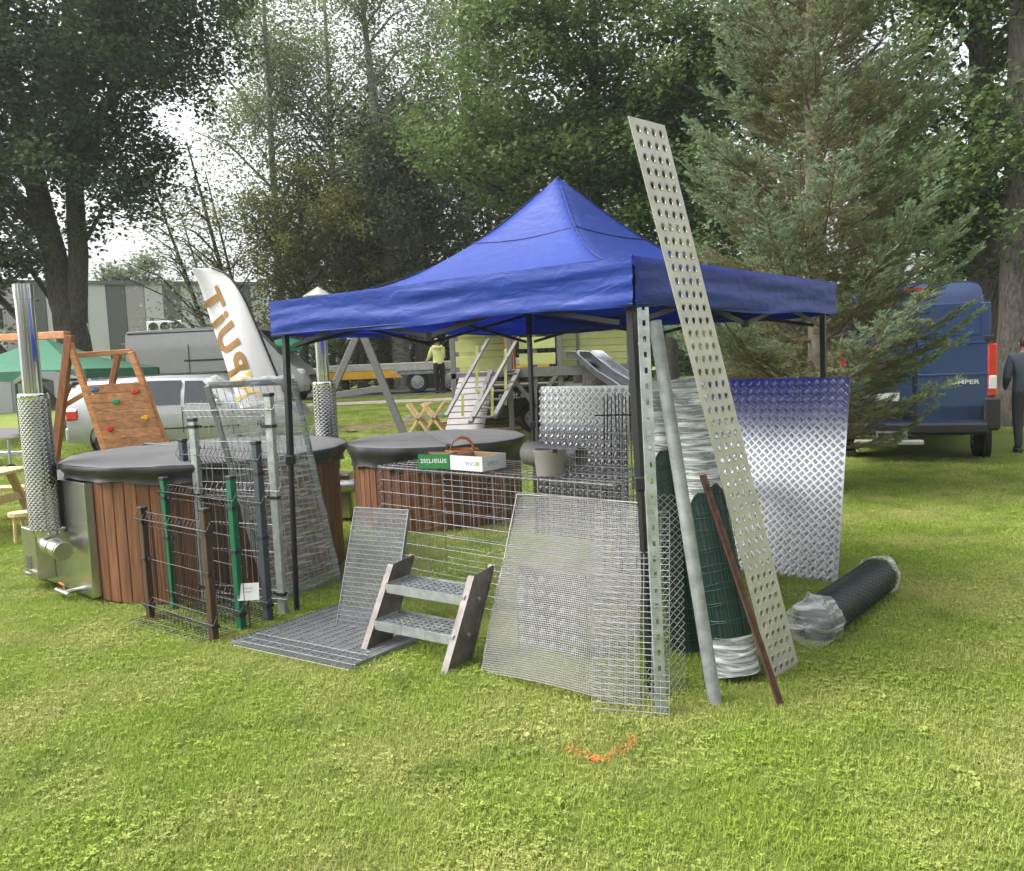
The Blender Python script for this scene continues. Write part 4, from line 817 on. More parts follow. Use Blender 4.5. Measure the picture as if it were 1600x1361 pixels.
for ch, v0_, sz, mt_ in (('T', .30, .27, 'gold'), ('i', .42, .27, 'gold'), ('U', .545, .27, 'gold'), ('P', .70, .27, 'gold'), ('N', .845, .25, 'yel')):
    v_, f_ = text_geo(ch, 1., .0, .035); xs = [v.x for v in v_]; ys = [v.y for v in v_]; cx, cy = (min(xs) + max(xs)) / 2, (min(ys) + max(ys)) / 2
    mb = MB(); mb.add([flagpt(.48 + (v.y - .35) * .72, v0_ - (v.x - cx) * .22, -.012) for v in v_], f_); mb.build('letter', MT[mt_], fl)
# ------------------------------------------------------------------ vehicles
def wheel(t, c, ax, r, wd, name='wheel', rim='rim'):
    c = Vector(c); ax = Vector(ax).normalized(); Mx = cyl_M(c - ax * wd / 2, c + ax * wd / 2)
    mb = MB(); mb.lathe([(r * .62, 0), (r * .9, 0), (r * .985, wd * .14), (r, wd * .3), (r, wd * .7), (r * .985, wd * .86), (r * .9, wd), (r * .62, wd)], 32, Mx); wo = mb.build(name, MT['rubber'], t, smooth=40)
    mb = MB(); mb.lathe([(r * .63, wd * .9), (r * .6, wd * .97), (r * .55, wd * .8), (r * .2, wd * .85), (r * .16, wd * .95), (.001, wd * .95)], 32, Mx); mb.lathe([(r * .63, wd * .1), (r * .6, wd * .03), (r * .55, wd * .2), (r * .2, wd * .15), (.001, wd * .05)], 32, Mx); ro = mb.build('rim', MT[rim], wo, smooth=30)
    for k in range(8):
        q = 6.2832 * k / 8
        for zz in (wd * .86, wd * .14):
            mb = MB(); mb.tube(Mx @ Vector((r * .4 * math.cos(q), r * .4 * math.sin(q), zz - .012)), Mx @ Vector((r * .4 * math.cos(q), r * .4 * math.sin(q), zz + .012)), r * .055, 8); mb.build('rim_hole', MT['plastic'], ro)
    return wo
def vehicle(name, label, cat, org, yaw, st, paint, wheels, wr, windows, rr_=.12):
    """st: stations (x, z_low, z_belt, z_roof, half width at belt, half width at roof); x forward"""
    t = thing(name, label, cat, org, yaw); Mx = WM[t]
    def sec(s):
        x, zl, zb, zr, wb, wr_ = s; r_ = min(rr_, max(.01, (zr - zb) * .3))
        h = [(wb * .93, zl), (wb * .99, zl + .12), (wb, (zl + zb) / 2), (wb * .985, zb), (wb + (wr_ - wb) * .5 + .01, (zb + zr) / 2), (wr_, zr - r_), (wr_ - r_ * .5, zr - r_ * .25), (wr_ - r_ * 1.4, zr), (0, zr + .012)]
        return [(x, -y, z) for y, z in h] + [(x, y, z) for y, z in reversed(h[:-1])]
    ss = [sec(s) for s in st]; k = len(ss[0]); mb = MB(); mb.add([Mx @ Vector(p) for s in ss for p in s], [(i * k + j, i * k + j + 1, (i + 1) * k + j + 1, (i + 1) * k + j) for i in range(len(ss) - 1) for j in range(k - 1)] + [tuple(range(k)), tuple((len(ss) - 1) * k + j for j in range(k))] + [(i * k + k - 1, i * k, (i + 1) * k, (i + 1) * k + k - 1) for i in range(len(ss) - 1)])
    body = mb.build('body', paint, t, smooth=35)
    def at(x):
        for i in range(len(st) - 1):
            if st[i][0] <= x <= st[i + 1][0]:
                f_ = (x - st[i][0]) / (st[i + 1][0] - st[i][0]); return [st[i][c] + (st[i + 1][c] - st[i][c]) * f_ for c in range(6)]
        return list(st[0] if x < st[0][0] else st[-1])
    def side(x, q, s_, off):
        _, zl, zb, zr, wb, wr_ = at(x); z = zb + (zr - zb) * q; y = wb * .985 + (wr_ - wb * .985) * q + off + .02 * math.sin(math.pi * q); return Mx @ Vector((x, s_ * y, z))
    for s_ in (-1, 1):
        for (x0, x1, q0, q1, sl0, sl1) in windows:
            mb = MB(); n_ = 4; vs_ = []
            for off in (.02, -.03):
                for i in range(n_ + 1):
                    for (q, sl) in ((q0, 0), (q1, 1)): 
                        xx = x0 + (x1 - x0) * i / n_ + (sl * (sl0 * (1 - i / n_) + sl1 * i / n_)); vs_.append(side(xx, q, s_, off))
            m_ = 2 * (n_ + 1); mb.add(vs_, [(2 * i, 2 * i + 2, 2 * i + 3, 2 * i + 1) for i in range(n_)] + [(0, 1, m_ + 1, m_), (m_ - 2, m_ - 1, 2 * m_ - 1, 2 * m_ - 2)] + [(2 * i, 2 * i + 2, m_ + 2 * i + 2, m_ + 2 * i) for i in range(n_)] + [(2 * i + 1, 2 * i + 3, m_ + 2 * i + 3, m_ + 2 * i + 1) for i in range(n_)]); mb.build('window', MT['glass'], t)
        for x in wheels:
            wy = at(x)[4]; wheel(t, Mx @ Vector((x, s_ * (wy - .11), wr)), Mx.to_3x3() @ Vector((0, s_, 0)), wr, .2)
            mb = MB(); c_ = Mx @ Vector((x, s_ * (wy - .09), wr + .02)); ay = Mx.to_3x3() @ Vector((0, s_, 0)); mb.lathe([(.001, 0), (wr * 1.2, 0), (wr * 1.2, .1), (wr * 1.14, .1), (wr * 1.14, .01)], 28, cyl_M(c_ - ay * .002, c_ + ay)); mb.build('wheel_arch', MT['plastic'], t, smooth=40)
    return t, Mx, side
def vbox(mb, Mx, c, s): mb.box(Mx @ Vector(c), s, Mx.to_3x3()); return mb
# silver estate car with its tailgate open
zc = terr(-6.6, 17.2); wst = [(-2.25, .35, .85, .95, .78, .7), (-2.2, .3, .9, 1.4, .86, .62), (-1.9, .28, .92, 1.5, .88, .64), (-.5, .26, .92, 1.53, .89, .65), (.45, .26, .92, 1.5, .89, .64), (1.0, .26, .93, 1.12, .88, .72), (1.3, .26, .9, .96, .87, .8), (2.1, .3, .75, .82, .8, .72), (2.28, .36, .55, .6, .7, .62)]
car, MX, side = vehicle('estate_car', 'silver estate car with raised tailgate behind the climbing frame', 'car', (-6.5, 17.2, zc), R(3), wst, MT['silver'], (-1.4, 1.35), .32, [(-1.75, -1.0, .08, .85, .1, .05), (-.92, -.02, .08, .86, 0, 0), (.06, .8, .08, .84, 0, -.42)])
for s_ in (-1, 1):
    mb = MB(); vbox(mb, MX, (-2.1, s_ * .81, .84), (.3, .17, .27)); mb.build('tail_lamp', MT['red'], car, bevel=.06)
    mb = MB(); vbox(mb, MX, (-.05, s_ * .87, .78), (.16, .03, .025)); mb.build('door_handle', MT['silver'], car, bevel=.006)
    mb = MB(); mb.path([MX @ Vector((x, s_ * .58, 1.56 - .02 * abs(x))) for x in (-1.8, -1, 0, .4)], .015, 6); mb.build('roof_rail', MT['plastic'], car)
    mb = MB(); vbox(mb, MX, (0, s_ * .885, .5), (2.2, .012, .03)); mb.build('side_trim', MT['plastic'], car)
mb = MB(); mb.add([MX @ Vector(p) for p in ((-2.15, -.62, 1.48), (-2.15, .62, 1.48), (-3.05, .6, 1.72), (-3.05, -.6, 1.72), (-3.3, .58, 1.55), (-3.3, -.58, 1.55), (-2.15, -.62, 1.44), (-2.15, .62, 1.44), (-3.0, .6, 1.66), (-3.0, -.6, 1.66), (-3.25, .58, 1.5), (-3.25, -.58, 1.5))], [(0, 1, 2, 3), (3, 2, 4, 5), (6, 7, 8, 9), (9, 8, 10, 11), (0, 3, 9, 6), (1, 2, 8, 7), (3, 5, 11, 9), (2, 4, 10, 8), (4, 5, 11, 10)]); tg = mb.build('tailgate', MT['silver'], car, smooth=30)
mb = MB(); vbox(mb, MX, (-2.62, 0, 1.545), (.7, 1.0, .02)); mb.build('tailgate_window', MT['glass'], tg)
mb = MB(); vbox(mb, MX, (-2.24, 0, .98), (.1, 1.2, .72)); mb.build('boot_opening', MT['plastic'], car)
mb = MB(); vbox(mb, MX, (-2.24, 0, .45), (.16, 1.5, .3)); mb.build('bumper', MT['silver'], car, bevel=.04)
for s_ in (-1, 1):
    for x in (-.96, .02, .98): mb = MB(); vbox(mb, MX, (x, s_ * .886, .66), (.012, .02, .5)); mb.build('door_gap', MT['plastic'], car)
    mb = MB(); vbox(mb, MX, (.72, s_ * .96, .98), (.1, .16, .12)); mb.build('door_mirror', MT['silver'], car, bevel=.03)
    mb = MB(); vbox(mb, MX, (2.05, s_ * .62, .68), (.22, .26, .16)); mb.build('headlamp', MT['lamp'], car, bevel=.04)
# grey panel van
zc = .8; vst = [(-2.7, .4, 1.1, 2.26, .93, .86), (-2.66, .35, 1.15, 2.34, .96, .88), (-1.0, .32, 1.15, 2.38, .97, .89), (.95, .32, 1.15, 2.37, .97, .89), (1.2, .32, 1.15, 2.3, .97, .86), (1.95, .32, 1.15, 1.5, .96, .82), (2.15, .34, 1.1, 1.25, .94, .84), (2.6, .38, .8, .95, .84, .74), (2.72, .42, .6, .65, .7, .62)]
van, MX, side = vehicle('panel_van', 'grey panel van with its nose to the right behind the white flag', 'van', (-8.6, 25.6, zc - .1), R(-4), vst, MT['grey'], (-1.6, 1.75), .34, [(.75, 1.6, .06, .78, 0, -.42)], .07)
mb = MB(); vbox(mb, MX, (-.9, -.98, 1.05), (3.0, .012, .05)); mb.build('side_trim', MT['plastic'], van); mb = MB(); vbox(mb, MX, (-.1, -.955, 1.42), (1.6, .03, .05)); mb.build('door_rail', MT['plastic'], van); mb = MB(); vbox(mb, MX, (-.9, -.9, 2.27), (3.4, .02, .03)); mb.build('roof_gutter', MT['plastic'], van)
for x in (-.75, .65, 1.7):
    mb = MB(); vbox(mb, MX, (x, -.965, 1.15), (.012, .02, 1.5 if x < 1 else .7)); mb.build('door_gap', MT['plastic'], van)
for x in (.45, .95): mb = MB(); vbox(mb, MX, (x, -.985, 1.02), (.2, .03, .05)); mb.build('door_handle', MT['plastic'], van, bevel=.008)
mb = MB(); mb.prism([MX @ Vector(p) for p in ((1.32, -.7, 2.2), (1.32, .7, 2.2), (1.96, .8, 1.52), (1.96, -.8, 1.52))], MX.to_3x3() @ Vector((.03, 0, .035))); mb.build('windscreen', MT['glass'], van)
mb = MB(); vbox(mb, MX, (1.5, -1.12, 1.4), (.12, .2, .26)); mb.build('door_mirror', MT['plastic'], van, bevel=.03)
for s_ in (-1, 1): mb = MB(); vbox(mb, MX, (2.48, s_ * .72, .95), (.3, .2, .2)); mb.build('headlamp', MT['lamp'], van, bevel=.05)
for k in range(5): mb = MB(); vbox(mb, MX, (2.66, 0, .6 + .06 * k), (.14, .9, .025)); mb.build('grille_bar', MT['plastic'], van)
mb = MB(); vbox(mb, MX, (2.7, 0, .48), (.12, 1.3, .2)); mb.build('bumper', MT['plastic'], van, bevel=.04)
gbag = MB(); gbag.lathe([(.001, .0), (.42, .05), (.5, .2), (.38, .36), (.15, .42), (.001, .43)], 14, Matrix.Translation(MX @ Vector((1.95, -.2, 1.55)))); o = gbag.build('green_cover', MT['hgreen'], None, smooth=50); tag(o, 'bright green cloth bundle lying on the grey van bonnet below its windscreen', 'cloth')
# blue van seen from behind
org = Vector((5.83, 12.0, 0)); yaw = R(90 - 24); bst = [(0, .5, 1.2, 2.46, 1.0, .8), (.04, .42, 1.22, 2.56, 1.02, .84), (.3, .4, 1.22, 2.6, 1.025, .86), (3.4, .4, 1.22, 2.6, 1.025, .86), (3.9, .4, 1.22, 2.45, 1.02, .84), (4.6, .4, 1.22, 1.55, 1.0, .86), (5.3, .45, .9, 1.1, .9, .8), (5.45, .5, .65, .7, .75, .7)]
bv, MX, side = vehicle('delivery_van', 'tall blue delivery van seen from behind, half hidden by the fir', 'van', org, yaw, bst, MT['bluev'], (.95, 4.4), .35, [])
for s_ in (-1, 1):
    mb = MB(); vbox(mb, MX, (-.012, s_ * .485, 1.42), (.03, .93, 1.7)); dr = mb.build('rear_door', MT['bluev'], bv, bevel=.012)
    mb = MB(); vbox(mb, MX, (-.03, s_ * .46, 2.05), (.012, .72, .46)); mb.build('blank_window', MT['bluev'], dr, bevel=.02)
    for zz in (1.72, 1.28): mb = MB(); vbox(mb, MX, (-.03, s_ * .48, zz), (.014, .86, .03)); mb.build('pressed_rib', MT['bluev'], dr, bevel=.006)
    for zz in (.86, 1.78): mb = MB(); vbox(mb, MX, (-.03, s_ * .93, zz), (.05, .12, .07)); mb.build('hinge', MT['plastic'], dr, bevel=.01)
    mb = MB(); vbox(mb, MX, (-.015, s_ * .97, 1.33), (.06, .12, .74)); lamp_ = mb.build('tail_lamp', MT['red'], bv, bevel=.02)
    mb = MB(); vbox(mb, MX, (-.035, s_ * .975, 1.16), (.04, .1, .2)); mb.build('indicator_lens', MT['lamp'], lamp_, bevel=.015)
    mb = MB(); vbox(mb, MX, (-.06, s_ * .9, .68), (.02, .05, .06)); mb.build('reflector', MT['red'], bv)
    mb = MB(); vbox(mb, MX, (-.02, s_ * .97, .72), (.14, .2, .46)); mb.build('corner_bumper', MT['plastic'], bv, bevel=.03)
mb = MB(); vbox(mb, MX, (-.03, 0, .52), (.2, 1.86, .16)); mb.build('bumper', MT['plastic'], bv, bevel=.03); mb = MB(); vbox(mb, MX, (-.012, 0, .73), (.03, 1.8, .2)); mb.build('door_base_panel', MT['plastic'], bv)
mb = MB(); vbox(mb, MX, (-.02, 0, 1.4), (.02, .012, 1.7)); mb.build('door_gap', MT['plastic'], bv); mb = MB(); vbox(mb, MX, (-.04, -.1, 1.02), (.03, .16, .07)); mb.build('door_handle', MT['plastic'], bv, bevel=.01); mb = MB(); vbox(mb, MX, (-.035, .45, .98), (.012, .5, .12)); mb.build('number_plate', MT['white'], bv); mb = MB(); vbox(mb, MX, (.0, 0, 2.5), (.04, .3, .05)); mb.build('brake_lamp', MT['red'], bv)
v_, f_ = text_geo('JUMPER', .085, .003, .002); Fm = frame((-.036, -.62, 1.17), (0, -1, 0), (0, 0, 1)); mb = MB(); mb.add([MX @ (Fm @ Vector((v.x * 1.35, v.y, v.z))) for v in v_], f_); mb.build('lettering', MT['lamp'], bv)
t = thing('tow_step', 'pale grey step plank on the tow bar below the blue van', 'step', MX @ Vector((-.45, .1, 0)))
mb = MB(); vbox(mb, MX, (-.42, .35, .36), (.2, .9, .05)); mb.build('plank', MT['deckw'], t, bevel=.006); mb = MB(); vbox(mb, MX, (-.2, .3, .4), (.42, .06, .05)); vbox(mb, MX, (-.4, .12, .44), (.03, .03, .14)); vbox(mb, MX, (-.4, .5, .44), (.03, .03, .14)); vbox(mb, MX, (-.4, .31, .5), (.03, .4, .03)); mb.build('bracket', MT['galvd'], t)
# car behind the right-hand trunk
bst2 = [(x, a, b, c_, d, e) for (x, a, b, c_, d, e) in wst]
car2, MX, side = vehicle('parked_car', 'dark grey car mostly hidden behind the right-hand trunks', 'car', (13.2, 22.5, terr(13, 22.5)), R(172), bst2, MT['grey'], (-1.4, 1.35), .32, [(-1.75, -1.0, .08, .85, .1, .05), (-.92, -.02, .08, .86, 0, 0), (.06, .8, .08, .84, 0, -.42)])
for s_ in (-1, 1): mb = MB(); vbox(mb, MX, (2.12, s_ * .62, .72), (.2, .22, .14)); mb.build('headlamp', MT['lamp'], car2, bevel=.04)
# yellow twin-axle trailer on the road
zc = terr(-2, 27) + .012; t = thing('flatbed_trailer', 'yellow twin-axle flatbed trailer with grey planks parked on the road', 'trailer', (-2.6, 27.2, zc))
xs0, xs1 = -6.9, 1.3; mb = MB(); mb.box(((xs0 + xs1) / 2, 27.6, zc + .66), (xs1 - xs0, 1.9, .12)); mb.build('bed', MT['galvd'], t, bevel=.01)
for a, b in ((xs0, -3.65), (-1.15, xs1)): mb = MB(); mb.prism([(a, 26.6, zc + .52), (b + (.25 if b < 0 else 0), 26.6, zc + .52), (b, 26.6, zc + .76), (a, 26.6, zc + .76)], (0, .04, 0)); mb.build('side_board', MT['tyellow'], t)
mb = MB(); mb.prism([(-3.75, 26.59, zc + .62), (-3.6, 26.59, zc + .79), (-1.1, 26.59, zc + .79), (-.85, 26.59, zc + .45), (-.92, 26.59, zc + .43), (-1.2, 26.59, zc + .73), (-3.5, 26.59, zc + .73), (-3.68, 26.59, zc + .6)], (0, .36, 0)); mb.build('mudguard', MT['galv'], t)
for x in (-2.95, -2.0): wheel(t, (x, 26.8, zc + .36), (0, -1, 0), .36, .22)
for k in range(5): mb = MB(); mb.box(((xs0 + xs1) / 2 + .3 + random.uniform(-.2, .2), 26.85 + .4 * k, zc + .86 + random.uniform(0, .03)), (6.6, .36, .2)); mb.build('plank', MT['deckw'], t, bevel=.01)
mb = MB(); mb.bar((xs0, 27.6, zc + .5), (xs0 - 1.3, 27.6, zc + .5), .1, .1); mb.build('drawbar', MT['galvd'], t)
for dx, s in ((0, .1), (.3, .06), (-.25, .05)): mb = MB(); mb.box((-6.1 + dx, 26.596, zc + .64), (s * 1.6, .004, s), Euler((0, .5, 0)).to_matrix()); mb.build('red_mark', MT['hred'], t)
# dark box trailer with white lettering under the playhouse
q = Yp(800, 690, 17.2); t = thing('box_trailer', 'dark brown box trailer with white web address lettering behind the hot tub cover', 'trailer', (q.x, 17.6, terr(0, 17.5))); z0 = terr(0, 17.5)
tbm = pm('dark_brown_trailer', (.05, .038, .034), .5); mb = MB(); mb.box((-.05, 18.0, z0 + .62), (2.3, 1.3, .62)); bxo = mb.build('box', tbm, t, bevel=.02); mb = MB(); mb.box((-.05, 18.0, z0 + .97), (2.36, 1.36, .05)); mb.build('lid', MT['grey'], t, bevel=.015)
v_, f_ = text_geo('npuit.eu', .2, .003, .006); mb = MB(); mb.add([Vector((.08 + v.x, 17.345, z0 + .78 + v.y)) + Vector((0, -v.z, 0)) for v in v_], f_); mb.build('lettering', MT['white'], bxo)
mb = MB(); mb.prism([(.0, 17.1, z0 + .42), (.08, 17.1, z0 + .66), (.3, 17.1, z0 + .74), (.75, 17.1, z0 + .74), (.92, 17.1, z0 + .42), (.86, 17.1, z0 + .42), (.72, 17.1, z0 + .69), (.32, 17.1, z0 + .69), (.13, 17.1, z0 + .62), (.06, 17.1, z0 + .42)], (0, .26, 0)); mb.build('mudguard', MT['plastic'], t)
wheel(t, (.46, 17.24, z0 + .3), (0, -1, 0), .3, .18); mb = MB(); mb.bar((-1.2, 18, z0 + .38), (-2.3, 18, z0 + .38), .07, .07); mb.build('drawbar', MT['galvd'], t)
# boat-trailer drawbar at the left edge
q = G(22, 742); t = thing('trailer_drawbar', 'galvanised trailer drawbar with small jockey wheel at the left edge of the photo', 'trailer', q)
mb = MB(); mb.bar((q.x - 2.4, q.y + .1, .42), (q.x + .25, q.y, .4), .07, .08); mb.bar((q.x - 2.4, q.y + 1.0, .42), (q.x + .1, q.y + .05, .4), .06, .07); mb.build('drawbar', MT['galv'], t, bevel=.006)
mb = MB(); mb.tube((q.x, q.y - .08, .2), (q.x, q.y - .08, .66), .024, 8); mb.build('jockey_post', MT['galv'], t); wheel(t, (q.x, q.y - .08, .11), (0, 1, 0), .11, .06)
mb = MB(); mb.box((q.x - 1.6, q.y + .5, .5), (1.4, 1.0, .08)); mb.build('trailer_frame', MT['galvd'], t); wheel(t, (q.x - 1.6, q.y - .1, .28), (0, 1, 0), .28, .16)
# ------------------------------------------------------------------ playground timber
def board_stack(t, name, p0, du, dv, n, th, mat, gap=.012, off=None):
    du, dv = Vector(du), Vector(dv); h = dv.length; dn = dv.normalized(); bw = h / n; nn = du.cross(dv).normalized(); out = []
    for k in range(n):
        a = Vector(p0) + dn * (bw * k + gap / 2); mb = MB(); mb.prism([a, a + du, a + du + dn * (bw - gap), a + dn * (bw - gap)], nn * th); out.append(mb.build(name, mat, t, bevel=.004))
    return out
D1 = 11.4; t = thing('climbing_frame', 'oiled wooden swing frame with sloping climbing wall and coloured holds', 'climbing frame', Yp(150, 700, D1))
def cf(px, py, dy=0.): return Yp(px, py, D1 + dy)
def post(p, q, w_=.09, mat='larch', nm='post', par=None): MB().bar(p, q, w_, w_, (0, 1, 0)).build(nm, MT[mat], par or t, bevel=.006)
def foot(px0, py0, px1, py1, dy=0.):       # timber extended along its line to the ground
    a, b = cf(px0, py0, dy), cf(px1, py1, dy); d = b - a; return a + d * ((a.z - .0) / max(.05, a.z - b.z))
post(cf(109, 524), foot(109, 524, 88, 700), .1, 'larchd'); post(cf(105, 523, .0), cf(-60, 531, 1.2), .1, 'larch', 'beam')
post(cf(107, 530), foot(107, 530, 160, 690), .08); post(cf(205, 550, .3), foot(205, 550, 258, 690, .3), .08)
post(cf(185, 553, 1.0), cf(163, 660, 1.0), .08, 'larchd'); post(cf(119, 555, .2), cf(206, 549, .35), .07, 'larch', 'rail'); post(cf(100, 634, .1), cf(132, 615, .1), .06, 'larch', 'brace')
a, b, c_, d = cf(131, 602, -.05), cf(225, 597, .25), cf(162, 692, -.05), cf(257, 680, .25)
ext = 1.9; wall_ = board_stack(t, 'board', a + (c_ - a) * ext, b - a, (a - c_) * ext, 12, .025, MT['larch'], .006)
wn = (b - a).cross(a - c_).normalized(); wn = wn if wn.y < 0 else -wn
for px_, py_, mt_ in ((149, 609, 'hblue'), (212, 612, 'hred'), (182, 628, 'hgreen'), (227, 653, 'hyel'), (172, 670, 'hred')):
    u_ = (px_ - 131 - (py_ - 602) * .344) / 94; q = Yp(px_, py_, D1 - .05 + .3 * u_) + wn * .04; mb = MB(); n_ = 9; rr = [random.uniform(.045, .075) for _ in range(n_)]; ux = (b - a).normalized(); uy = wn.cross(ux)
    vs_ = [q + ux * rr[k] * math.cos(6.283 * k / n_) + uy * rr[k] * .7 * math.sin(6.283 * k / n_) - wn * .03 for k in range(n_)] + [q + ux * rr[k] * .6 * math.cos(6.283 * k / n_) + uy * rr[k] * .45 * math.sin(6.283 * k / n_) + wn * .03 for k in range(n_)]
    mb.add(vs_, [(k, (k + 1) % n_, n_ + (k + 1) % n_, n_ + k) for k in range(n_)] + [tuple(range(n_, 2 * n_))]); mb.build('hold', MT[mt_], t, smooth=60)
D1 = 13.0; t = thing('swing_frame', 'grey timber swing A-frame standing between the hot tub chimney and playhouse ramp', 'swing frame', Yp(555, 690, D1))
post(cf(563, 512), foot(563, 512, 484, 692), .1, 'greyp'); post(cf(563, 512), foot(563, 512, 625, 664), .11, 'greyp', 'post'); post(cf(522, 618), cf(604, 606), .1, 'greyp', 'crossbar'); post(cf(563, 510), cf(710, 500, 3), .1, 'greyp', 'beam')
# playhouse on stilts
D1 = 16.0; ph = t = thing('playhouse', 'lime green boarded playhouse on grey stilts with stairs, ramp and slide', 'playhouse', Yp(850, 690, D1)); zg = terr(1, 16)
def at(px, py, dy=0.): return Yp(px, py, D1 + dy)
zd = at(850, 577).z; top = zd + 1.15
xl, xm, xr = at(700, 570).x, at(868, 570).x, at(985, 570).x; yb = D1 + 1.5
for x, y in ((xl + .1, D1), (xm - .4, D1), (xm + .08, D1), (xr, D1), (xl + .1, yb), (xm + .0, yb), (xr, yb), (at(796, 570).x, D1)):
    mb = MB(); mb.bar((x, y, zg), (x, y, top), .1, .1); mb.build('post', MT['greyp'], t, bevel=.006)
mb = MB(); mb.box(((xl + xr) / 2, (D1 + yb) / 2, zd - .06), (xr - xl + .1, 1.6, .1)); mb.build('deck', MT['greyp'], t)
mb = MB(); mb.box(((xl + xr) / 2 + .7, D1 - .07, zd - .04), (xr - xl - 1.2, .05, .18)); mb.build('fascia', MT['greyp'], t)
for s_ in (-1, 1):
    x = xm - .42; mb = MB(); mb.bar((x, D1 - .06, zd - .7), (x + s_ * .42, D1 - .06, zd - .12), .08, .08); mb.build('brace', MT['greyp'], t)
# cabin walls of single boards
cab = [((xm + .1, D1 + .35, zd), (xr - xm - .12, 0, 0)), ((at(712, 570).x, D1 + 1.3, zd), (at(800, 570).x - at(712, 570).x, 0, 0))]
for p0, du in cab: board_stack(t, 'wall_board', p0, du, (0, 0, 1.1), 8, .03, MT['lime'], .006)
board_stack(t, 'wall_board', (xr - .02, D1 + .35, zd), (0, 1.15, 0), (0, 0, 1.1), 8, .03, MT['lime'], .006)
board_stack(t, 'guard_board', (at(812, 570).x, D1 - .05, zd + .05), (xm - at(812, 570).x, 0, 0), (0, 0, .92), 3, .025, MT['lime'], .09)
board_stack(t, 'guard_board', (at(707, 570).x, D1 + .9, zd + .05), (at(742, 570).x - at(707, 570).x, 0, 0), (0, 0, .92), 3, .025, MT['lime'], .09)
for x in (at(905, 560).x,): mb = MB(); mb.bar((x, D1 + .3, zd), (x, D1 + .3, top), .07, .05); mb.build('corner_trim', MT['greyp'], t)
mb = MB(); vs_ = []
for j in range(9):
    for i in range(13): vs_.append((at(787, 560).x + .02 + i * .018, D1 + .5 + .03 * math.sin(i * 1.7 + j * .2), zd + .02 + j * .14))
mb.add(vs_, [(j * 13 + i, j * 13 + i + 1, (j + 1) * 13 + i + 1, (j + 1) * 13 + i) for j in range(8) for i in range(12)]); mb.build('curtain', MT['curtain'], t, smooth=True)
mb = MB(); xw0, xw1 = at(703, 560).x - .1, xr + .12; mb.prism([(xw0, D1 - .2, top), (xw0, yb + .2, top), (xw0, (D1 + yb) / 2, top + .38)], (xw1 - xw0, 0, 0)); mb.build('roof', MT['greyp'], t)
# ramp of boards
a, b, c_, d = at(720, 579, .1), at(766, 577, .1), at(683, 690, -1.6), at(745, 688, -1.6); a.z = b.z = zd; c_.z = d.z = zg + .02
board_stack(t, 'ramp_board', c_, d - c_, a - c_, 14, .03, MT['mauve'], .02)
def rail(p, q, w_=.07, nm='handrail'): MB().bar(p, q, w_, w_ * .6, (0, 0, 1)).build(nm, MT['greyp'], t, bevel=.005)
rail(at(763, 530, -.1), at(697, 650, -1.7)); rail(at(810, 527, -.1), at(740, 652, -1.7)); rail(at(811, 578, -.1), at(772, 652, -1.2), .09, 'stair_stringer'); rail(at(768, 579, -.1), at(735, 660, -1.2), .09, 'stair_stringer')
for k in range(6):
    q = k / 6; p0 = at(768, 579, -.1).lerp(at(735, 660, -1.2), q + .08); p1 = at(811, 578, -.1).lerp(at(772, 652, -1.2), q + .08); p1.z = p0.z; MB().bar(p0, p1, .16, .03).build('stair_tread', MT['greyp'], t)
for px_, y0, y1, dy in ((745, 540, 618, -.4), (790, 545, 633, -.6), (723, 615, 650, -1.4), (769, 605, 650, -1.2)): MB().bar(at(px_, y0, dy), at(px_, y1, dy), .05, .05).build('baluster', MT['lime'], t)
# steel slide: two troughs
for k in range(2):
    p = [at(893 + 22 * k, 560, -.1 - .2 * k), at(910 + 22 * k, 561, -.2 - .2 * k), at(925 + 24 * k, 575, -.6 - .2 * k), at(945 + 26 * k, 592, -1.1 - .2 * k), at(968 + 28 * k, 606, -1.6 - .2 * k), at(990 + 30 * k, 622, -2.1 - .2 * k), at(1010 + 30 * k, 650, -2.6 - .2 * k)]
    mb = MB(); vs_ = []; sdv = Vector((.28, .3, 0)); prof_ = [(-.5, .14), (-.47, .15), (-.44, .12), (-.4, .0), (.4, .0), (.44, .12), (.47, .15), (.5, .14)]
    for q in p: vs_ += [q + sdv * u + Z * z for u, z in prof_]
    n_ = len(prof_); mb.add(vs_, [(i * n_ + j, i * n_ + j + 1, (i + 1) * n_ + j + 1, (i + 1) * n_ + j) for i in range(len(p) - 1) for j in range(n_ - 1)]); mb.build('slide', MT['slide'], t, smooth=50)
# trestles
for k in range(2):
    q = Yp(654 + 24 * k, 664, 17.6); q.z = terr(q.x, 17.6); t = thing('trestle', ('raw pine cross-leg trestle, first of the pair beyond the hot tub', 'raw pine cross-leg trestle, nearer the playhouse ramp of the pair')[k], 'trestle', q, 0, 'raw pine trestles')
    for s_ in (-1, 1):
        for dy in (0, .55): MB().bar(q + Vector((-.22 * s_, dy + .03 * s_, .02)), q + Vector((.22 * s_, dy + .03 * s_, .66)), .05, .14, (0, 1, 0)).build('leg', MT['pine'], t, bevel=.005)
    MB().bar(q + Vector((0, -.1, .34)), q + Vector((0, .7, .34)), .06, .06).build('spreader', MT['pine'], t)
for k in range(4):
    q = Yp(695, 640 + 5 * k, 18.4 - .3 * k); z_ = terr(q.x, q.y); o = MB().bar((q.x - .1, q.y, z_ + .08 + .0 * k), (q.x + 1.6, q.y + .1, z_ + .08), .12, .05).build('timber', MT['pine'], None, bevel=.004); tag(o, ('farthest raw pine plank on the grass right of the trestles', 'second farthest raw pine plank right of the trestles', 'second nearest raw pine plank right of the trestles', 'nearest raw pine plank on the grass right of the trestles')[k], 'plank', 'planks beyond the trestles')
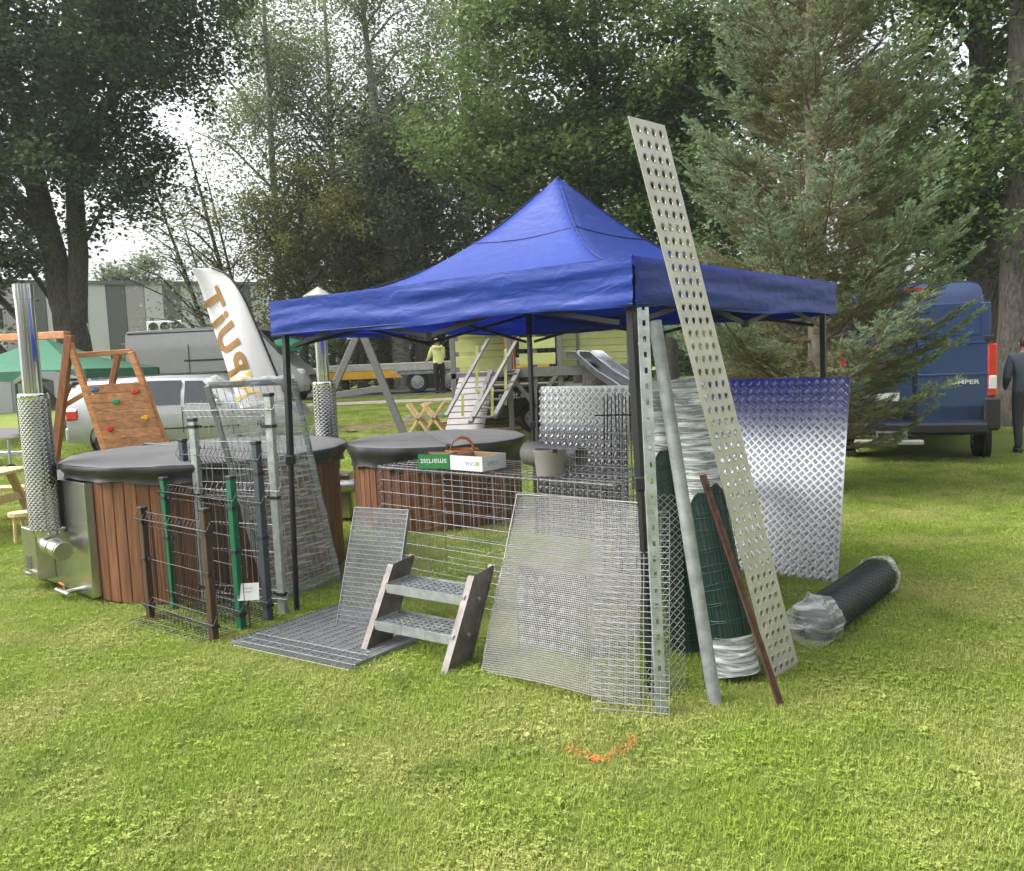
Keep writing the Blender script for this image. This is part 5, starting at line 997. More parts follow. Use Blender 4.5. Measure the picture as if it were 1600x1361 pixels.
# picnic table and stool at the left edge
q = G(18, 838); t = thing('picnic_table', 'pale raw timber picnic table at the left edge beside the steel chimney', 'table', (q.x - .5, q.y, 0))
for k in range(5): MB().box((q.x - .75, q.y - .1 + .15 * k, .72), (1.5, .14, .035)).build('top_board', MT['pine'], t, bevel=.005)
for y_ in (q.y - .6, q.y + 1.0): MB().box((q.x - .75, y_, .43), (1.6, .22, .035)).build('bench_board', MT['pine'], t, bevel=.005)
for x_ in (q.x - 1.3, q.x - .2):
    for s_ in (-1, 1): MB().bar((x_, q.y + .2 + s_ * .62, 0), (x_, q.y + .2 + s_ * .2, .7), .09, .04).build('leg', MT['pine'], t)
    MB().bar((x_, q.y - .68, .39), (x_, q.y + 1.08, .39), .04, .09).build('cross_rail', MT['pine'], t)
q = G(38, 848); t = thing('round_stool', 'small round pale timber stool beside the picnic table', 'stool', q)
MB().lathe([(.001, .3), (.13, .3), (.13, .34), (.001, .34)], 20, Matrix.Translation(q)).build('seat', MT['pine'], t)
for k in range(3): MB().tube(q + Vector((.09 * math.cos(k * 2.1), .09 * math.sin(k * 2.1), 0)), q + Vector((.08 * math.cos(k * 2.1), .08 * math.sin(k * 2.1), .3)), .018, 6).build('leg', MT['pine'], t)
# green gazebo far left
c_ = Vector((-11.2, 20.3, 0)); t = thing('green_gazebo', 'dark green pop-up gazebo standing beyond the car at the left edge', 'tent', c_); s_ = 1.9; mb = MB(); zt = 1.95
crn = [c_ + Vector((sx * s_, sy * s_, zt)) for sx, sy in ((-1, -1), (1, -1), (1, 1), (-1, 1))]; pk = c_ + Vector((0, 0, 2.75)); vs_ = []
for k in range(4):
    a, b = crn[k], crn[(k + 1) % 4]; mb.add([a, b, lerp3(b, pk, .5) - Z * .12, pk, lerp3(a, pk, .5) - Z * .12], [(0, 1, 2, 4), (4, 2, 3)]); 
mb.build('canopy', MT['greent'], t, smooth=30)
for k in range(4):
    a, b = crn[k], crn[(k + 1) % 4]; mb = MB(); mb.add([lerp3(a, b, i / 12) - Z * (.0 if j == 0 else .22 + .02 * math.sin(i * 2)) for j in range(2) for i in range(13)], [(i, i + 1, 14 + i, 13 + i) for i in range(12)]); mb.build('valance', MT['greent'], t)
    MB().bar(Vector((a.x, a.y, terr(a.x, a.y))), a, .05, .05).build('leg', MT['gpost'], t)
# ------------------------------------------------------------------ striped hall
t = thing('industrial_hall', 'low hall clad in dark, light and warm grey vertical panels behind the big left tree', 'building', (-25, 46, 0))
A0, A1 = Vector((-38, 40, 0)), Vector((-15.0, 53, 0)); hd = (A1 - A0).normalized(); hn = Vector((hd.y, -hd.x, 0)); hn = hn if hn.y < 0 else -hn; HH = 7.0; LL = (A1 - A0).length
cl = [pm('cladding_dark', (.1, .11, .12), .5, var=.05), pm('cladding_light', (.5, .51, .55), .5, var=.04), pm('cladding_warm', (.34, .32, .34), .5, var=.04), pm('cladding_mid', (.38, .39, .43), .5, var=.04)]
seq = [1, 2, 0, 1, 3, 0, 1, 2, 1, 3, 0, 1, 2, 0, 1, 3, 1, 0, 2, 1, 0, 1]
mb = MB(); mb.prism([A0 - hn * .3, A1 - hn * .3, A1 - hn * 14, A0 - hn * 14], (0, 0, HH - .1)); mb.build('wall', cl[3], t)
n_ = 26
for k in range(n_):
    a = A0 + hd * (LL * k / n_); mb = MB(); mb.prism([a - hn * .3, a + hd * (LL / n_ - .03) - hn * .3, a + hd * (LL / n_ - .03), a], (0, 0, HH)); mb.build('panel', cl[seq[k % len(seq)]], t)
mb = MB(); mb.prism([A0 + hn * .12 + Z * HH, A1 + hn * .12 + Z * HH, A1 - hn * 14 + Z * HH, A0 - hn * 14 + Z * HH], (0, 0, .22)); mb.build('roof', cl[0], t)
for px_ in (150, 56):
    d = ray(px_, 490); s_ = None
    k = 6 if px_ == 56 else 11; a = A0 + hd * (LL * (k + .1) / n_) + hn * .03; mb = MB(); mb.prism([a + Z * 4.6, a + hd * (LL / n_ * .8) + Z * 4.6, a + hd * (LL / n_ * .8) + Z * 5.7, a + Z * 5.7], hn * -.06); wn_ = mb.build('window', MT['glass'], t); mb = MB(); mb.bar(a + Z * 4.6 + hn * .02, a + hd * (LL / n_ * .8) + Z * 4.6 + hn * .02, .08, .06); mb.build('sill', cl[0], wn_)
q = Yp(262, 511, 44); t = thing('cooling_unit', 'white rooftop cooling unit with three round fans above the grey van', 'cooling unit', (q.x, 44, 0))
mb = MB(); mb.box((q.x, 44, q.z), (1.9, .7, .62)); cu = mb.build('casing', MT['white'], t, bevel=.03); mb = MB(); mb.bar((q.x - .7, 44.1, 0), (q.x - .7, 44.1, q.z - .3), .12, .12); mb.bar((q.x + .7, 44.1, 0), (q.x + .7, 44.1, q.z - .3), .12, .12); mb.build('stand', MT['galvd'], t)
for k in (-1, 0, 1): mb = MB(); mb.lathe([(.001, 0), (.2, 0), (.23, .04), (.26, .0)], 18, cyl_M((q.x + k * .6, 43.64, q.z), (q.x + k * .6, 43.0, q.z))); mb.build('fan', MT['plastic'], cu)
# ------------------------------------------------------------------ trees
LM = dict(
    dark=leafmat('dark_maple_leaf', (.04, .07, .026), (.08, .12, .045), .45), maple=leafmat('maple_leaf', (.07, .125, .035), (.14, .2, .065), .48),
    birch=leafmat('birch_leaf', (.12, .16, .075), (.2, .23, .11), .5), olive=leafmat('yellowing_leaf', (.11, .14, .04), (.22, .21, .06), .5), grey=leafmat('greyish_leaf', (.11, .15, .08), (.19, .22, .12), .5),
    spruce=leafmat('dark_spruce', (.012, .024, .012), (.025, .042, .02), .15), wood=leafmat('far_wood_leaf', (.05, .08, .03), (.1, .13, .05), .45))
def leaves(centers, n, spread, size, g, flat=.5, droop=0.):
    m_ = len(centers) * n; c = np.repeat(centers, n, 0) + g.normal(0, 1, (m_, 3)) * np.array([spread, spread, spread * .72])
    if droop: c[:, 2] -= np.abs(g.normal(0, droop, m_))
    nr = g.normal(0, 1, (m_, 3)); nr[:, 2] = np.abs(nr[:, 2]) + flat; nr /= np.linalg.norm(nr, axis=1)[:, None]
    a = np.cross(nr, g.normal(0, 1, (m_, 3))); a /= np.linalg.norm(a, axis=1)[:, None] + 1e-9; b = np.cross(nr, a); s = (size * g.uniform(.6, 1.35, m_))[:, None]
    V = np.stack([c - a * s * .5, c + b * s * .36 + nr * s * .08, c + a * s * .55, c - b * s * .36 + nr * s * .08], 1).reshape(-1, 3); return V
def tree(name, label, base, stems, blobs, leaf, bark, lsize, nper, spread, seed, group=None, limbs=26, droop=0., flat=.8, bough=1.):
    """stems: list of (points, radii); blobs: (centre, radii, clusters)"""
    g = np.random.default_rng(seed); rd = random.Random(seed); base = Vector(base); t = thing(name, label, 'tree', base, 0, group); mb = MB(); allp = []
    for pts, rs in stems:
        pts = [Vector(p) for p in pts]; fine = []; fr = []
        for i in range(len(pts) - 1):
            for k in range(4): fine.append(pts[i].lerp(pts[i + 1], k / 4) + Vector((rd.gauss(0, .03), rd.gauss(0, .03), 0)) * rs[i]); fr.append(rs[i] + (rs[i + 1] - rs[i]) * k / 4)
        fine.append(pts[-1]); fr.append(rs[-1]); mb.path(fine, fr, 12, cap=False); allp += list(zip(fine, fr))
    cen = []
    for c, r_, k in blobs:
        kp = max(3, int(k * .3)); u = g.normal(0, 1, (kp, 3)); u /= np.linalg.norm(u, axis=1)[:, None]; q = g.random(kp) ** .42; pad = np.array(c) + u * q[:, None] * np.array(r_)
        pi_ = g.integers(0, kp, k); off = g.normal(0, 1, (k, 3)) * np.array([.62, .62, .2]) * bough; off[:, 2] -= .18 * np.linalg.norm(off[:, :2], axis=1); cen.append(pad[pi_] + off)
    cen = np.concatenate(cen); lo = terr(base.x, base.y) + .5; cen[:, 2] = np.maximum(cen[:, 2], lo)
    idx = g.choice(len(cen), min(limbs, len(cen)), replace=False)
    for i in idx:
        e = Vector(cen[i]); cand = [(p, r_) for p, r_ in allp if p.z < e.z + .2] or allp[:3]
        p, r_ = min(cand, key=lambda pr: (pr[0] - e).length + .9 * max(0, pr[0].z - e.z + .8 * (Vector((pr[0].x, pr[0].y)) - Vector((e.x, e.y))).length))
        m_ = p.lerp(e, .5) + Vector((0, 0, .14 * (e - p).length)); r0 = min(r_ * .45, .02 + .02 * (e - p).length); mb.path([p, p.lerp(m_, .6), m_, e.lerp(m_, .35), e], [r0, r0 * .8, r0 * .6, r0 * .4, .006], 6, cap=False)
    mb.build('trunk', bark, t, smooth=60)
    V = leaves(cen, nper, spread, lsize, g, flat, droop); np_mesh('crown', V, np.arange(len(V)).reshape(-1, 4), leaf, t); return t
def up_stem(x, y, z0, z1, r0, r1, lean=(0, 0), n=4):
    return ([(x + lean[0] * k / n, y + lean[1] * k / n, z0 + (z1 - z0) * k / n) for k in range(n + 1)], [r0 * (1.25 if k == 0 else 1) + (r1 - r0) * k / n for k in range(n + 1)])
# big dark forked tree on the left
b = Vector((-10.8, 21, .3))
big = tree('broadleaf_tree', 'big dark broadleaf tree with forked trunk in front of the striped hall', b,
     [([(-10.75, 21, .1), (-10.8, 21, 1.8), (-10.95, 21, 3.2), (-11.1, 21, 4.2), (-11.45, 21, 6.5), (-11.8, 21, 9), (-12.1, 21, 13)], [.5, .4, .37, .3, .25, .2, .1]), ([(-10.72, 20.95, 2.9), (-10.5, 20.9, 4.6), (-10.45, 20.9, 6.5), (-10.3, 20.8, 9.2), (-9.8, 20.6, 13)], [.25, .23, .2, .16, .07])],
     [((-11.5, 21, 10.8), (4.6, 3.6, 4.4), 330), ((-13.4, 20.6, 6.3), (1.9, 2.2, 2.2), 80), ((-8.3, 20.8, 9.6), (2.4, 2.4, 2.6), 120), ((-9.9, 19.8, 6.9), (1.6, 1.5, 1.2), 40), ((-12.4, 20.2, 5.6), (2.0, 1.8, 1.5), 60), ((-9.2, 20.4, 6.1), (1.2, 1.1, 1.0), 32), ((-13.6, 20.2, 4.2), (1.4, 1.5, 1.2), 40), ((-12.2, 20, 8.2), (3.2, 2.5, 1.6), 90), ((-11.2, 20.2, 8.7), (3.4, 2.2, 1.8), 90)], LM['dark'], MT['bark'], .115, 120, .3, 11, limbs=60)
big.location = (-12.75, 24.8, .3); big.scale = (1.18,) * 3
x = Yp(200, 425, 62)
tree('round_tree', 'small round pale tree rising behind the hall roof', (x.x, 62, 0), [up_stem(x.x, 62, 0, 9, .25, .08)], [((x.x, 62, 9.2), (1.9, 1.9, 1.5), 60)], LM['grey'], MT['bark'], .3, 40, .4, 12)
for k, (px_, D_, h_, ln) in enumerate(((392, 31.5, 10.2, -1.9), (352, 32.5, 9, -2.4))):
    x = Yp(px_, 500, D_).x; z_ = terr(x, D_)
    tree('sparse_tree', ('slender sparse tree with thin arching limbs beside the flag', 'thin leafless-looking tree nearest the open sky gap')[k], (x, D_, z_), [up_stem(x, D_, z_, h_, .13, .03, (ln, 0)), up_stem(x, D_, z_ + 1, h_ - 1, .08, .02, (ln * .3 - .8, .2))], [((x + ln * .5 - .3, D_, 6.2), (1.9, 1.7, 2.7), 60), ((x + ln, D_, 8.2), (1.5, 1.2, 2.0), 34)], LM['grey'], MT['bark'], .12, 22, .44, 20 + k, limbs=44)
for k, (px_, D_, r_, lb) in enumerate(((438, 33, .2, 'tall slim birch nearest the flag, pale hanging foliage'), (530, 35, .22, 'tall birch behind the yellowing tree'), (628, 32.5, .33, 'thick pale-barked birch rising left of the tent peak'), (735, 35, .22, 'tall birch with bare stem left of the green maple'))):
    x = Yp(px_, 500, D_).x; z_ = .75; D2 = D_ / 26
    tree('birch_tree', lb, (x, D_, z_), [up_stem(x, D_, z_, 18, r_, .05, (-1.0 if k == 2 else .2, 0), 6)], [((x - .2, D_, 12.6), (2.3 if k == 0 else 3.0, 2.6, 5.6), 150), ((x + .3, D_, 7.6), (2.0, 2.0, 3.0), 45)], LM['birch'] if k != 3 else LM['grey'], MT['birch'], .12, 120, .34, 30 + k, 'pale birches behind the tent', 40, .7)
for k, (px_, D_, lb) in enumerate(((470, 31.6, 'yellowing small-leaved tree left of the tent, low crown'), (560, 32.2, 'yellow-green tree just left of the thick birch'))):
    x = Yp(px_, 500, D_).x
    tree('yellowing_tree', lb, (x, D_, .75), [up_stem(x, D_, .7, 9.5, .17, .04, (.3, 0))], [((x, D_, 7.0), (2.7, 2.2, 3.3), 120), ((x + .2, D_ + .2, 3.8), (1.9, 1.3, 1.5), 50)], LM['olive'], MT['bark'], .12, 90, .32, 40 + k, limbs=34)
for k, (px_, D_) in enumerate(((665, 38), (770, 37), (590, 40), (835, 40))):
    x = Yp(px_, 500, D_).x; rows = []
    for z in np.arange(1.2, 13, .5): rows.append(((x, D_, z), (max(.2, 1.7 * (1 - z / 14)), max(.2, 1.7 * (1 - z / 14)), .25), 9))
    tree('spruce_tree', ('dark spruce behind the thick birch', 'dark spruce in the gap left of the maple', 'dark spruce behind the yellowing trees', 'dark spruce just left of the tent peak')[k], (x, D_, .8), [up_stem(x, D_, .8, 13, .2, .03)], rows, LM['spruce'], MT['bark'], .22, 34, .32, 50 + k, 'dark spruces behind the tent', 10)
tree('maple_tree', 'large green maple above and right of the tent peak', (2.3, 22.5, .7), [up_stem(2.3, 22.5, .6, 12, .3, .08, (.3, 0)), up_stem(2.5, 22.5, 3, 9, .16, .05, (2, -.5))],
     [((2.2, 22, 8.6), (3.6, 2.6, 3.2), 230), ((.1, 21.5, 7.2), (1.9, 1.8, 1.6), 80), ((3.4, 21, 5.6), (2.5, 1.8, 1.6), 100), ((1.9, 22, 12), (4, 2.6, 2), 120), ((4.6, 21.6, 8.5), (2.2, 1.8, 2.6), 90)], LM['maple'], MT['bark'], .125, 118, .3, 60, limbs=36)
tree('maple_tree', 'green maple between the perforated plank and the fir', (6.2, 20.5, .3), [up_stem(6.2, 20.5, .2, 10, .24, .06)], [((6.0, 20.5, 7.6), (2.4, 2.0, 3.4), 150), ((5.2, 20, 3.9), (1.8, 1.5, 1.4), 60), ((7.2, 20.4, 10.6), (2.6, 2, 2), 80)], LM['maple'], MT['bark'], .12, 112, .29, 61, limbs=24)
x1, x2 = Yp(1542, 480, 18).x, Yp(1597, 560, 16.4).x
tree('dark_maple', 'dark maple with thick straight trunk behind the blue van', (x1, 18, .1), [up_stem(x1, 18, 0, 13, .36, .14, (-.3, 0), 6)], [((x1 - .4, 18.2, 9.4), (2.9, 2.4, 3), 170), ((x1 - .6, 18.6, 5.2), (2.1, 1.6, 1.5), 85), ((x1 - 2.2, 18.8, 7), (1.6, 1.4, 1.8), 50), ((x1, 17.6, 4.3), (1.5, 1.2, 1.2), 40)], LM['maple'], MT['bark'], .118, 112, .29, 62, limbs=26)
tree('dark_maple', 'maple with flaking trunk at the right edge behind the walking man', (x2, 16.6, .1), [up_stem(x2, 16.6, 0, 12, .38, .16, (.1, 0), 6)], [((x2 + .8, 16.8, 9.6), (2.4, 2.2, 2.6), 120), ((x2 + .2, 17.2, 6), (1.5, 1.3, 1.5), 60)], LM['maple'], MT['bark'], .118, 112, .29, 63, limbs=20)
for k, (px_, D_, r_) in enumerate(((600, 33, .26), (662, 32, .32), (905, 30, .22), (1050, 29, .2))):
    x = Yp(px_, 560, D_).x; o_ = tree('roadside_tree', ('roadside tree trunk above the flatbed trailer, left one', 'thick roadside trunk behind the person in yellow', 'roadside tree behind the playhouse', 'roadside tree right of the playhouse')[k], (x, D_, .8), [up_stem(x, D_, .7, 11, r_, .1)], [((x, D_, 9), (2.3, 2, 3), 90), ((x, D_ + .5, 4.8), (1.6, 1.4, 1.0), 30)], LM['wood'], MT['bark'], .2, 40, .45, 70 + k, 'roadside trees', 16)
# far wood and undergrowth as one mass
g = np.random.default_rng(5); n_ = 900; cx = g.uniform(-11, 34, n_); cy = g.uniform(39, 48, n_); hgt = 9 + 3 * np.sin(cx * .7) + 2 * np.sin(cx * 1.9 + 1); cz = .8 + g.random(n_) ** 1.25 * hgt
V1 = leaves(np.stack([cx, cy, cz], 1), 46, .75, .34, g)
n_ = 330; cx = g.uniform(-9, 16, n_); cx = np.where(g.random(n_) < .15, g.uniform(-15, -9, n_), cx); cy = g.uniform(33, 36, n_); cz = .9 + g.random(n_) * (1.9 + .8 * np.sin(cx * 1.3)); V2 = leaves(np.stack([cx, cy, cz], 1), 46, .42, .2, g)
V = np.concatenate([V1, V2]); o = np_mesh('far_wood', V, np.arange(len(V)).reshape(-1, 4), LM['wood']); tag(o, 'dense dark wood and undergrowth beyond the road', 'wood', kind='stuff')
n_ = 420; ang = g.uniform(math.pi * 1.02, math.pi * 1.98, n_); rr = g.uniform(32, 38, n_); V = leaves(np.stack([rr * np.cos(ang), rr * np.sin(ang), .5 + g.random(n_) * (7.5 + 3 * np.sin(ang * 9))], 1), 60, .9, .5, g)  # unseen foliage behind the camera, added to darken the plates' reflections
o = np_mesh('added_edge_foliage', V, np.arange(len(V)).reshape(-1, 4), LM['wood']); tag(o, 'unseen park edge foliage added behind the camera for the metal plates to mirror', 'wood', kind='stuff')
# fir in front of the blue van
FB = Vector((3.78, 10.25, 0)); FH = 8.6; ft = thing('fir_tree', 'blue-green fir with brown inner twigs right of the tent', 'tree', FB)
mb = MB(); mb.path([FB + Vector((.03 * math.sin(z), 0, z)) for z in np.linspace(0, FH, 14)], [.15 * (1 - z / FH) ** .8 + .012 for z in np.linspace(0, FH, 14)], 12); mb.build('trunk', MT['firbark'], ft, smooth=60)
g = np.random.default_rng(77); bm_ = MB(); TW = []   # twigs: start, dir, length, tipness, up vector
zz = .55
while zz < FH - .25:
    nb = 5 + int(g.random() * 2); az0 = g.random() * 6.28; Lz = 2.35 * (1 - zz / (FH + .4)) ** .82 * (.78 if zz < .9 else 1) + .12
    for k in range(nb):
        az = az0 + 6.283 * k / nb + g.normal(0, .18); L = Lz * g.uniform(.72, 1.12) * (.78 if zz < 1.5 and math.cos(az - .2) > .45 else 1); el = R(g.uniform(8, 22) + 16 * zz / FH); dh = Vector((math.cos(az), math.sin(az), 0)); sdv = Vector((-dh.y, dh.x, 0)); pts = []
        sag = g.uniform(.05, .22) * (1 if zz < 3 else .5)
        for i in range(9):
            s = i / 8; pts.append(FB + Vector((0, 0, zz)) + dh * (L * s * math.cos(el)) + Vector((0, 0, L * (s * math.sin(el) - sag * math.sin(s * 3.1) * .7 + .14 * s * s))))
        bm_.path(pts, [max(.003, .02 * (1 - i / 8) * (L / 2) + .003) for i in range(9)], 5, cap=False)
        def on(s):
            f_ = s * 8; i = min(int(f_), 7); return pts[i].lerp(pts[i + 1], f_ - i), (pts[i + 1] - pts[i]).normalized()
        s = .16
        while s < .985:
            for sg in (-1, 1):
                p, d = on(min(.99, s + g.normal(0, .012))); ln = (L * .42 * (1 - s) ** .75 + .09) * g.uniform(.6, 1.15)
                dd = (d * g.uniform(.55, .85) + sdv * sg * g.uniform(.6, .9) + Vector((0, 0, g.normal(.05, .16)))).normalized(); TW.append((p, dd, ln, s, L))
                if ln > .2:
                    for q in (.35, .6, .82):
                        for s2 in (-1, 1):
                            if g.random() < .8:
                                d2 = (dd * .7 + d * .35 + sdv * s2 * .5 * 1 + Vector((0, 0, g.normal(0, .2)))).normalized(); TW.append((p + dd * ln * q, d2, ln * .45 * (1.15 - q), min(1, s + .3 * q), L))
            s += .076 / L * g.uniform(.8, 1.25)
        p, d = on(.93); TW.append((p, d, .14, 1., L))
    zz += g.uniform(.2, .3) * (1 if zz < 5 else .85)
bm_.build('branches', MT['twig'], ft, smooth=60)
P0 = np.array([t_[0] for t_ in TW]); D0 = np.array([t_[1] for t_ in TW]); LN = np.array([t_[2] for t_ in TW]); S0 = np.array([t_[3] for t_ in TW])
# bare twig stems
sdv = np.cross(D0, np.array([0, 0, 1.])); sdv /= np.linalg.norm(sdv, axis=1)[:, None] + 1e-9; E0 = P0 + D0 * LN[:, None]
w_ = .0022; V = np.stack([P0 - sdv * w_, P0 + sdv * w_, E0 + sdv * w_ * .5, E0 - sdv * w_ * .5], 1).reshape(-1, 3); np_mesh('twigs', V, np.arange(len(V)).reshape(-1, 4), MT['twig'], ft)
cnt = np.maximum(6, (LN / .0062).astype(int)); keep = np.where(S0 < .33, .4, 1.0); cnt = np.maximum(3, (cnt * keep).astype(int)); I = np.repeat(np.arange(len(TW)), cnt); m_ = len(I)
u = g.random(m_); p = P0[I] + D0[I] * (LN[I] * (.06 + .96 * u))[:, None]; sd_ = sdv[I] * g.choice([-1, 1], m_)[:, None]; upv = np.cross(sd_, D0[I])
nd = D0[I] * g.uniform(.45, .95, m_)[:, None] + sd_ * g.uniform(.35, 1., m_)[:, None] + np.array([0, 0, 1.]) * g.normal(.28, .3, m_)[:, None]; nd /= np.linalg.norm(nd, axis=1)[:, None]
ln = g.uniform(.034, .06, m_)[:, None]; wd = np.cross(nd, g.normal(0, 1, (m_, 3))); wd /= np.linalg.norm(wd, axis=1)[:, None] + 1e-9; wd *= .0052
V = np.stack([p - wd, p + wd, p + nd * ln], 1).reshape(-1, 3); age = np.clip(S0[I] * 1.15 + u * .3 - .45 + g.normal(0, .12, m_), 0, 1)
np_mesh('foliage', V, np.arange(len(V)).reshape(-1, 3), leafmat('fir_needles', (.19, .19, .08), (.28, .22, .11), .35, .6, True, (.24, .34, .21)), ft, np.repeat(age, 3))
print('needles', m_)
# ------------------------------------------------------------------ people
def person(label, base, yaw, J, rad, mats, cuts, head, hair, hood=None):
    """J: joints in metres (x right, y forward, z up); edges follow; one continuous skinned body"""
    t = thing('person', label, 'person', base, yaw); Mx = WM[t]; names = list(J); E_ = [('pelvis', 'waist'), ('waist', 'chest'), ('chest', 'neck'), ('neck', 'skull'), ('skull', 'crown')]
    for s_ in 'lr': E_ += [('pelvis', 'hip' + s_), ('hip' + s_, 'knee' + s_), ('knee' + s_, 'ankle' + s_), ('ankle' + s_, 'toe' + s_), ('chest', 'sho' + s_), ('sho' + s_, 'elb' + s_), ('elb' + s_, 'wri' + s_), ('wri' + s_, 'palm' + s_)]
    me = bpy.data.meshes.new('body'); me.from_pydata([J[n] for n in names], [(names.index(a), names.index(b)) for a, b in E_], []); o = bpy.data.objects.new('body', me); COL.objects.link(o)
    md = o.modifiers.new('skin', 'SKIN'); md.use_smooth_shade = True; sv = me.skin_vertices[0].data
    for i, n in enumerate(names): r_ = rad.get(n, rad.get(n[:-1], .05)); sv[i].radius = r_ if isinstance(r_, tuple) else (r_, r_); sv[i].use_root = n == 'pelvis'
    sb = o.modifiers.new('sub', 'SUBSURF'); sb.levels = sb.render_levels = 2
    dg = bpy.context.evaluated_depsgraph_get(); m2 = bpy.data.meshes.new_from_object(o.evaluated_get(dg)); o.modifiers.clear(); o.data = m2
    m2.materials.clear(); [m2.materials.append(m_) for m_ in mats]
    wr = [Vector(J['wril']), Vector(J['wrir'])]; pal = [Vector(J['palml']), Vector(J['palmr'])]
    for p in m2.polygons:
        c = p.center; k = 0 if c.z < cuts[0] else 1
        if c.z > cuts[1]: k = 2
        for a, b in zip(wr, pal):
            if (c - b).length < (a - b).length * .95: k = 2
        if c.z < .09: k = 3
        p.material_index = k; p.use_smooth = True
    o.parent = t; WM[o] = Mx
    for i, a in enumerate(pal):
        d = (a - wr[i]).normalized(); sdv = d.cross(Vector((0, 1, 0))).normalized(); mb = MB()
        for k in range(5):
            off = sdv * (.014 * (k - 1.5)) if k < 4 else sdv * -.04; p0 = a + off * .9; L_ = (.075, .085, .08, .06, .05)[k]; p1 = p0 + (d + (sdv * -.5 if k == 4 else Vector((0, 0, 0)))).normalized() * L_ * .55; p2 = p1 + (d * .5 + Vector((0, .6, -.25))).normalized() * L_ * .5; mb.path([Mx @ p0, Mx @ p1, Mx @ p2], [.0095, .009, .007], 6)
        mb.build('fingers', mats[2], t, smooth=60)
    hc = Vector(head); mb = MB(); nl, na = 10, 16; vs_ = []
    for j in range(nl + 1):
        th = math.pi * .64 * j / nl
        for i in range(na):
            q = 6.2832 * i / na; front = math.sin(q); r_ = .102 * (1 + .03 * math.sin(5 * q + j)); cut = 1 if front < .45 else .8
            vs_.append(Mx @ (hc + Vector((r_ * math.sin(th * cut) * math.cos(q) * .9, r_ * 1.1 * math.sin(th * cut) * math.sin(q) - .012, .115 * math.cos(th * cut) + .012))))
    mb.add(vs_, [(j * na + i, j * na + (i + 1) % na, (j + 1) * na + (i + 1) % na, (j + 1) * na + i) for j in range(nl) for i in range(na)]); mb.build('hair', hair, t, smooth=70)
    mb = MB(); f_ = hc + Vector((0, .095, -.01))
    mb.box(Mx @ (f_ + Vector((0, .012, -.005))), (.022, .03, .04), Mx.to_3x3()); mb.build('nose', mats[2], t, bevel=.006)
    for s_ in (-1, 1):
        mb = MB(); mb.lathe([(.001, -.009), (.01, 0), (.001, .009)], 8, Mx @ Matrix.Translation(hc + Vector((.034 * s_, .086, .012)))); mb.build('eye', MT['plastic'], t, smooth=True)
        mb = MB(); mb.box(Mx @ (hc + Vector((.088 * s_, 0, -.01))), (.016, .035, .055), Mx.to_3x3()); mb.build('ear', mats[2], t, bevel=.006)
    mb = MB(); mb.box(Mx @ (hc + Vector((0, .088, -.055))), (.045, .012, .01), Mx.to_3x3()); mb.build('mouth', MT['hred'], t, bevel=.003)
    if hood:
        mb = MB(); mb.path([Mx @ Vector((.13 * math.cos(a), hood[0] - .11 * math.sin(a), hood[1] - .05 * math.sin(a))) for a in np.linspace(-.3, 3.44, 14)], [.03 + .03 * math.sin(max(0, min(3.14, (a + .3) / 3.74 * 3.14))) for a in np.linspace(-.3, 3.44, 14)], 8); mb.build('hood', mats[1], t, smooth=70)
    mb = MB()
    for s_ in 'lr': 
        a = Vector(J['ankle' + s_]); b = Vector(J['toe' + s_]); mb = MB(); mb.prism([Mx @ Vector((a.x + dx, y, .0)) for dx, y in ((-.045, a.y - .07), (.045, a.y - .07), (.05, b.y - .02), (.03, b.y + .06), (-.03, b.y + .06), (-.05, b.y - .02))], (0, 0, .07)); mb.build('shoe', mats[3], t, bevel=.02)
    return t
RAD = dict(pelvis=(.175, .135), waist=(.175, .135), chest=(.215, .15), neck=.058, skull=(.085, .1), crown=(.07, .08), hip=.11, knee=.078, ankle=.055, toe=.04, sho=.085, elb=.065, wri=.038, palm=(.04, .025))
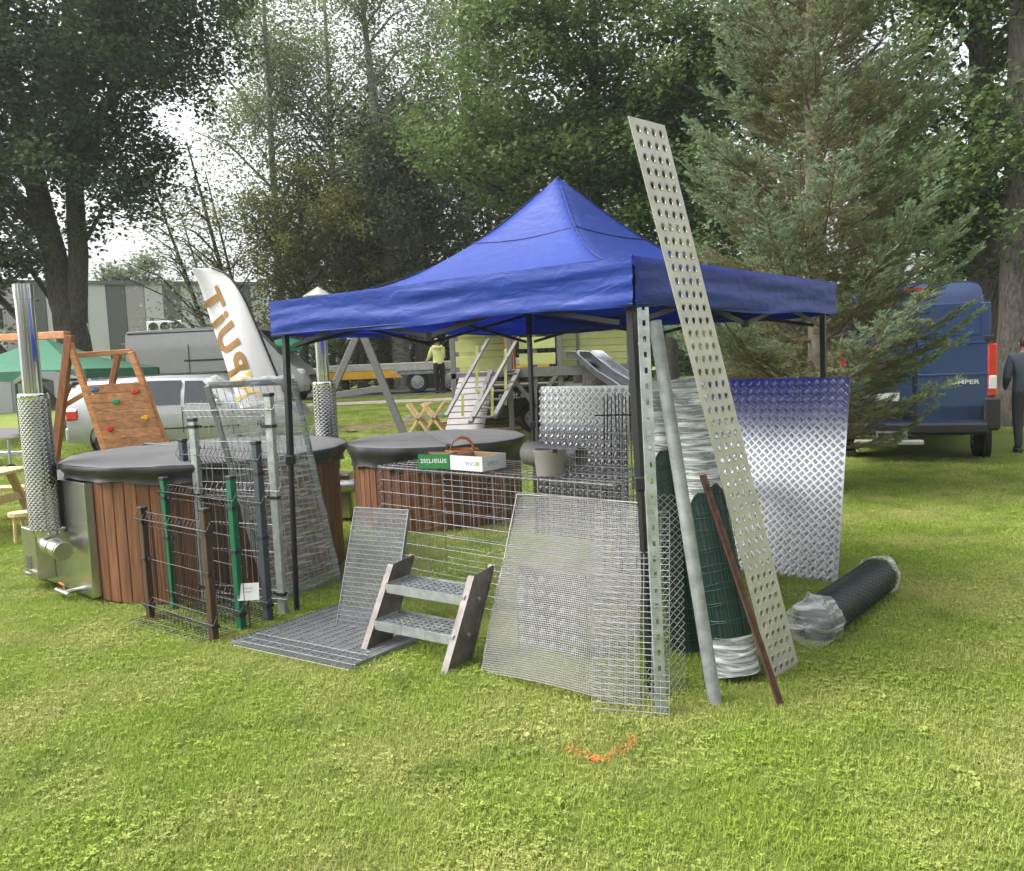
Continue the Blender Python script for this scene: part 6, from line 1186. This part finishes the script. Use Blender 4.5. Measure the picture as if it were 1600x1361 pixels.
def joints(h, lean=0., arms='down', stride=0.):
    k = h / 1.75; J = dict(pelvis=(0, 0, .95), waist=(0, lean * .25, 1.1), chest=(0, lean * .7, 1.34), neck=(0, lean, 1.5), skull=(0, lean * 1.1 + .02, 1.62), crown=(0, lean * 1.12 + .01, 1.69))
    for s_, sg in (('l', -1), ('r', 1)):
        st_ = stride * sg; J['hip' + s_] = (.1 * sg, 0, .88); J['knee' + s_] = (.11 * sg, .03 + st_ * .6, .5); J['ankle' + s_] = (.11 * sg, st_ - .02, .09); J['toe' + s_] = (.12 * sg, st_ + .13, .05); J['sho' + s_] = (.19 * sg, lean * .88, 1.42)
        if arms == 'down': J['elb' + s_] = (.26 * sg, lean * .6 - .02, 1.13); J['wri' + s_] = (.23 * sg, lean * .6 + .2, .98); J['palm' + s_] = (.2 * sg, lean * .6 + .28, .97)
        else: J['elb' + s_] = (.25 * sg, lean + .1, 1.15); J['wri' + s_] = (.2 * sg - .05, lean + .36, 1.05); J['palm' + s_] = (.18 * sg - .05, lean + .44, 1.03)
    return {n: tuple(c * k for c in v) for n, v in J.items()}
q = Yp(688, 612, 25.9); zg = terr(q.x, 25.9) + .012; Jw = joints(1.68, .14, 'fwd')
person('person in pale yellow hooded jacket and black trousers leaning over the flatbed trailer', (q.x, 25.95, zg), R(22), Jw, RAD, [MT['trous'], MT['hivis'], MT['skin'], MT['plastic']], (.92, 1.46), (0, .155, 1.57), MT['hairl'], (.1, 1.45))
q = G(1602, 706); Jm = joints(1.78, .03, 'down', .06)
person('man in slate blue jacket and dark trousers seen from behind at the right edge', (q.x + .0, q.y, 0), R(-18), Jm, RAD, [MT['jeans'], MT['navy'], MT['skin'], MT['plastic']], (.93, 1.54), (0, .05, 1.67), MT['hair'])

# ------------------------------------------------------------------ haze added to lift dark tree gaps, in place of lens flare
mb = MB(); mb.box((0, 300, 11), (2200, 2600, 24)); hz = mb.build('haze', []); hz['kind'] = 'stuff'; hz['label'] = 'thin haze volume added to lift the dark gaps in the far trees'; hz['category'] = 'haze'
hm, n, l, b = nodes_of('added_haze'); n.remove(b); pv = n.new('ShaderNodeVolumePrincipled'); pv.inputs['Color'].default_value = (.9, .92, .93, 1); pv.inputs['Density'].default_value = .0008; pv.inputs['Anisotropy'].default_value = .2
l.new(pv.outputs[0], n['Material Output'].inputs['Volume']); hz.data.materials.append(hm)
